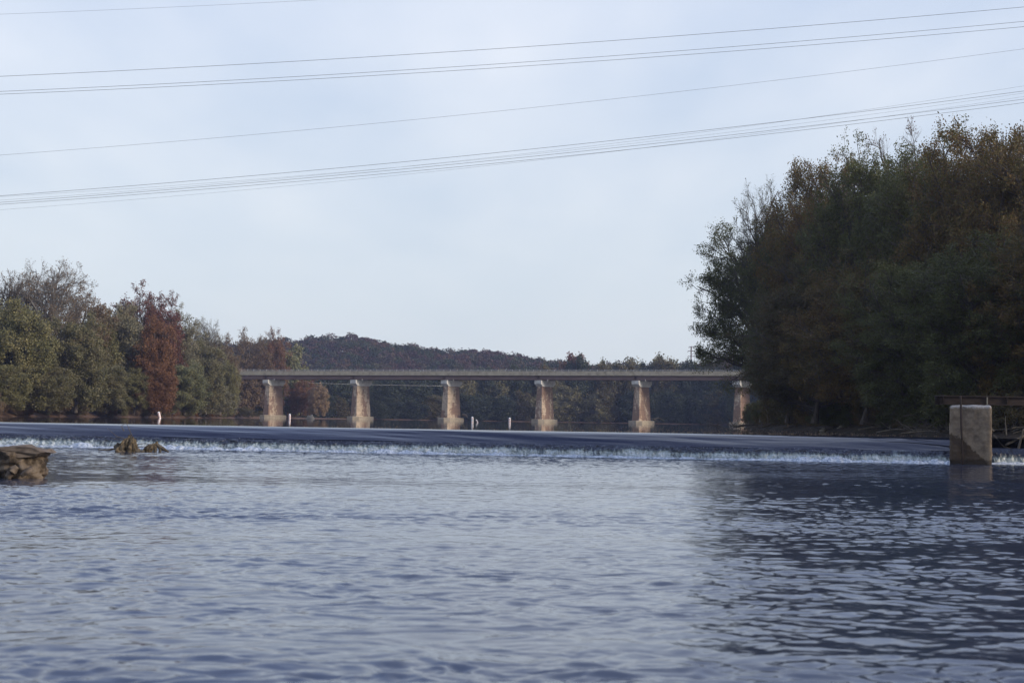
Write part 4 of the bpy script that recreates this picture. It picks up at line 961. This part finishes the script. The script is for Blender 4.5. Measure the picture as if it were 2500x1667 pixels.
# floating leaves on the pool and fallen leaves at the right bank
rg = np.random.RandomState(17); n = 2600
px_ = np.concatenate([rg.uniform(1350, 2300, 1900), rg.uniform(0, 1350, 700)]); yy = 98 + (rg.rand(n) ** 2) * 190
X = (px_ - 1250) / FPX * yy; P_ = np.stack([X, yy, np.full(n, .018)], 1)
a = rg.uniform(0, 6.28, n); s_ = rg.uniform(.03, .085, n); dx = np.stack([np.cos(a), np.sin(a), a * 0], 1) * s_[:, None]; dy = np.stack([-np.sin(a), np.cos(a), a * 0], 1) * s_[:, None] * .7; up = np.array([0, 0, .03])
V = np.stack([P_ - dx, P_ - dy + up, P_ + dx, P_ + dy + up * .3], 1).reshape(-1, 3)
tag(link('floating_leaves', quad_mesh('floating_leaves', V, np.arange(n * 4).reshape(n, 4), {'rnd': rg.rand(n)}), LM['pale']), 'yellowish fallen leaves floating on the dark upper pool', 'leaves', kind='stuff')

# ------------------------------------------------------------------ far power pylon and the overhead wires
def pylon():
    b = pt(1686, 1010, 705); b.z = 2.6; o = empty('power_pylon', b, 'distant single pole power pylon with three crossarms above the far woods', 'pylon')
    H = pt(1686, 845, 705).z - 2.6; pole = noisy('pylon_steel', [(.3, (.10, .07, .07)), (.7, (.14, .10, .09))], 1)
    MB().tube([(0, 0, 0), (0, 0, H)], [.55, .28], 10).build('pole', pole, o)
    for z, w in ((H - .3, 1.1), (H - 2.4, 1.6), (H - 5.0, 1.6)):
        m = MB(); m.tube([(-w, 0, z), (w, 0, z)], .16, 6); m.build('crossarm', pole, o)
        m = MB()
        for s_ in (-1, 1): m.tube([(w * s_, 0, z), (w * s_, 0, z - .75)], .12, 6)
        m.build('insulator', pole, o)
pylon()
WX = [0, 400, 1050, 1450, 2100, 2500]
WIRES = [
 ([0, 400, 787], [35.5, 19, 0], 165, .012, 'faint thin wire crossing the top left corner of the sky'),
 (WX, [187, 168, 130.5, 103, 52.5, 18], 120, .017, 'topmost long wire crossing the whole sky'),
 (WX, [224, 205, 168, 140, 89, 53], 120, .016, 'upper wire of the close pair below the topmost long wire'),
 (WX, [230.5, 213, 177, 150, 100.5, 66], 120, .016, 'lower wire of the close pair below the topmost long wire'),
 (WX, [379, 348, 289, 247, 171.5, 120], 140, .012, 'lone thin wire between the pair and the lower bundle'),
 (WX, [478, 448, 389.5, 348, 273.5, 223], 135, .018, 'dark upper wire of the lower bundle'),
 (WX, [494, 465, 407, 366.5, 292.5, 243], 135, .017, 'dark middle wire of the lower bundle'),
 (WX, [499.5, 470, 414.5, 374.5, 301, 251.5], 135, .017, 'dark lower wire of the lower bundle'),
 (WX, [489, 460, 401.5, 358, 266.5, 212.5], 165, .011, 'faint steep wire ending highest of the lower bundle at right'),
 (WX, [481, 453, 404, 361, 281, 229], 165, .010, 'faint wire just below the dark upper wire of the bundle'),
 (WX, [512, 482, 420, 376, 292.5, 237], 165, .010, 'faint lowest wire of the bundle at the left side'),
]
for xs, ys, Y, r, lab in WIRES:
    c = np.polyfit(xs, ys, 2); pts = []
    for px_ in np.linspace(-1100, 3600, 60): pts.append(pt(px_, np.polyval(c, px_), Y))
    tag(MB().tube(pts, r, 6).build('overhead_wire', wire_mat, None, True), lab, 'wire', 'overhead wires across the sky')
pts = [pt(px_, 935 + (px_ - 770) * .034 - .00004 * (px_ - 770) ** 2, 530) for px_ in np.linspace(752, 1080, 20)]
tag(MB().tube(pts, .045, 6).build('overhead_wire', cap_mat, None, True), 'pale cable strung low behind the first three piers', 'cable')

# ------------------------------------------------------------------ haze
hm = bpy.data.materials.new('haze'); hm.use_nodes = True; ht = NT(hm.node_tree)
vol = ht.n('ShaderNodeVolumePrincipled'); vol.inputs['Color'].default_value = (.56, .64, .94, 1); vol.inputs['Density'].default_value = .00015; vol.inputs['Anisotropy'].default_value = .2
ho = ht.n('ShaderNodeOutputMaterial'); ht.l(vol.outputs[0], ho.inputs['Volume'])
tag(MB().box(-1000, 1000, -260, 1480, -5.2, 92).build('haze', hm), 'thin blue haze lying over the river valley', 'haze', kind='stuff')
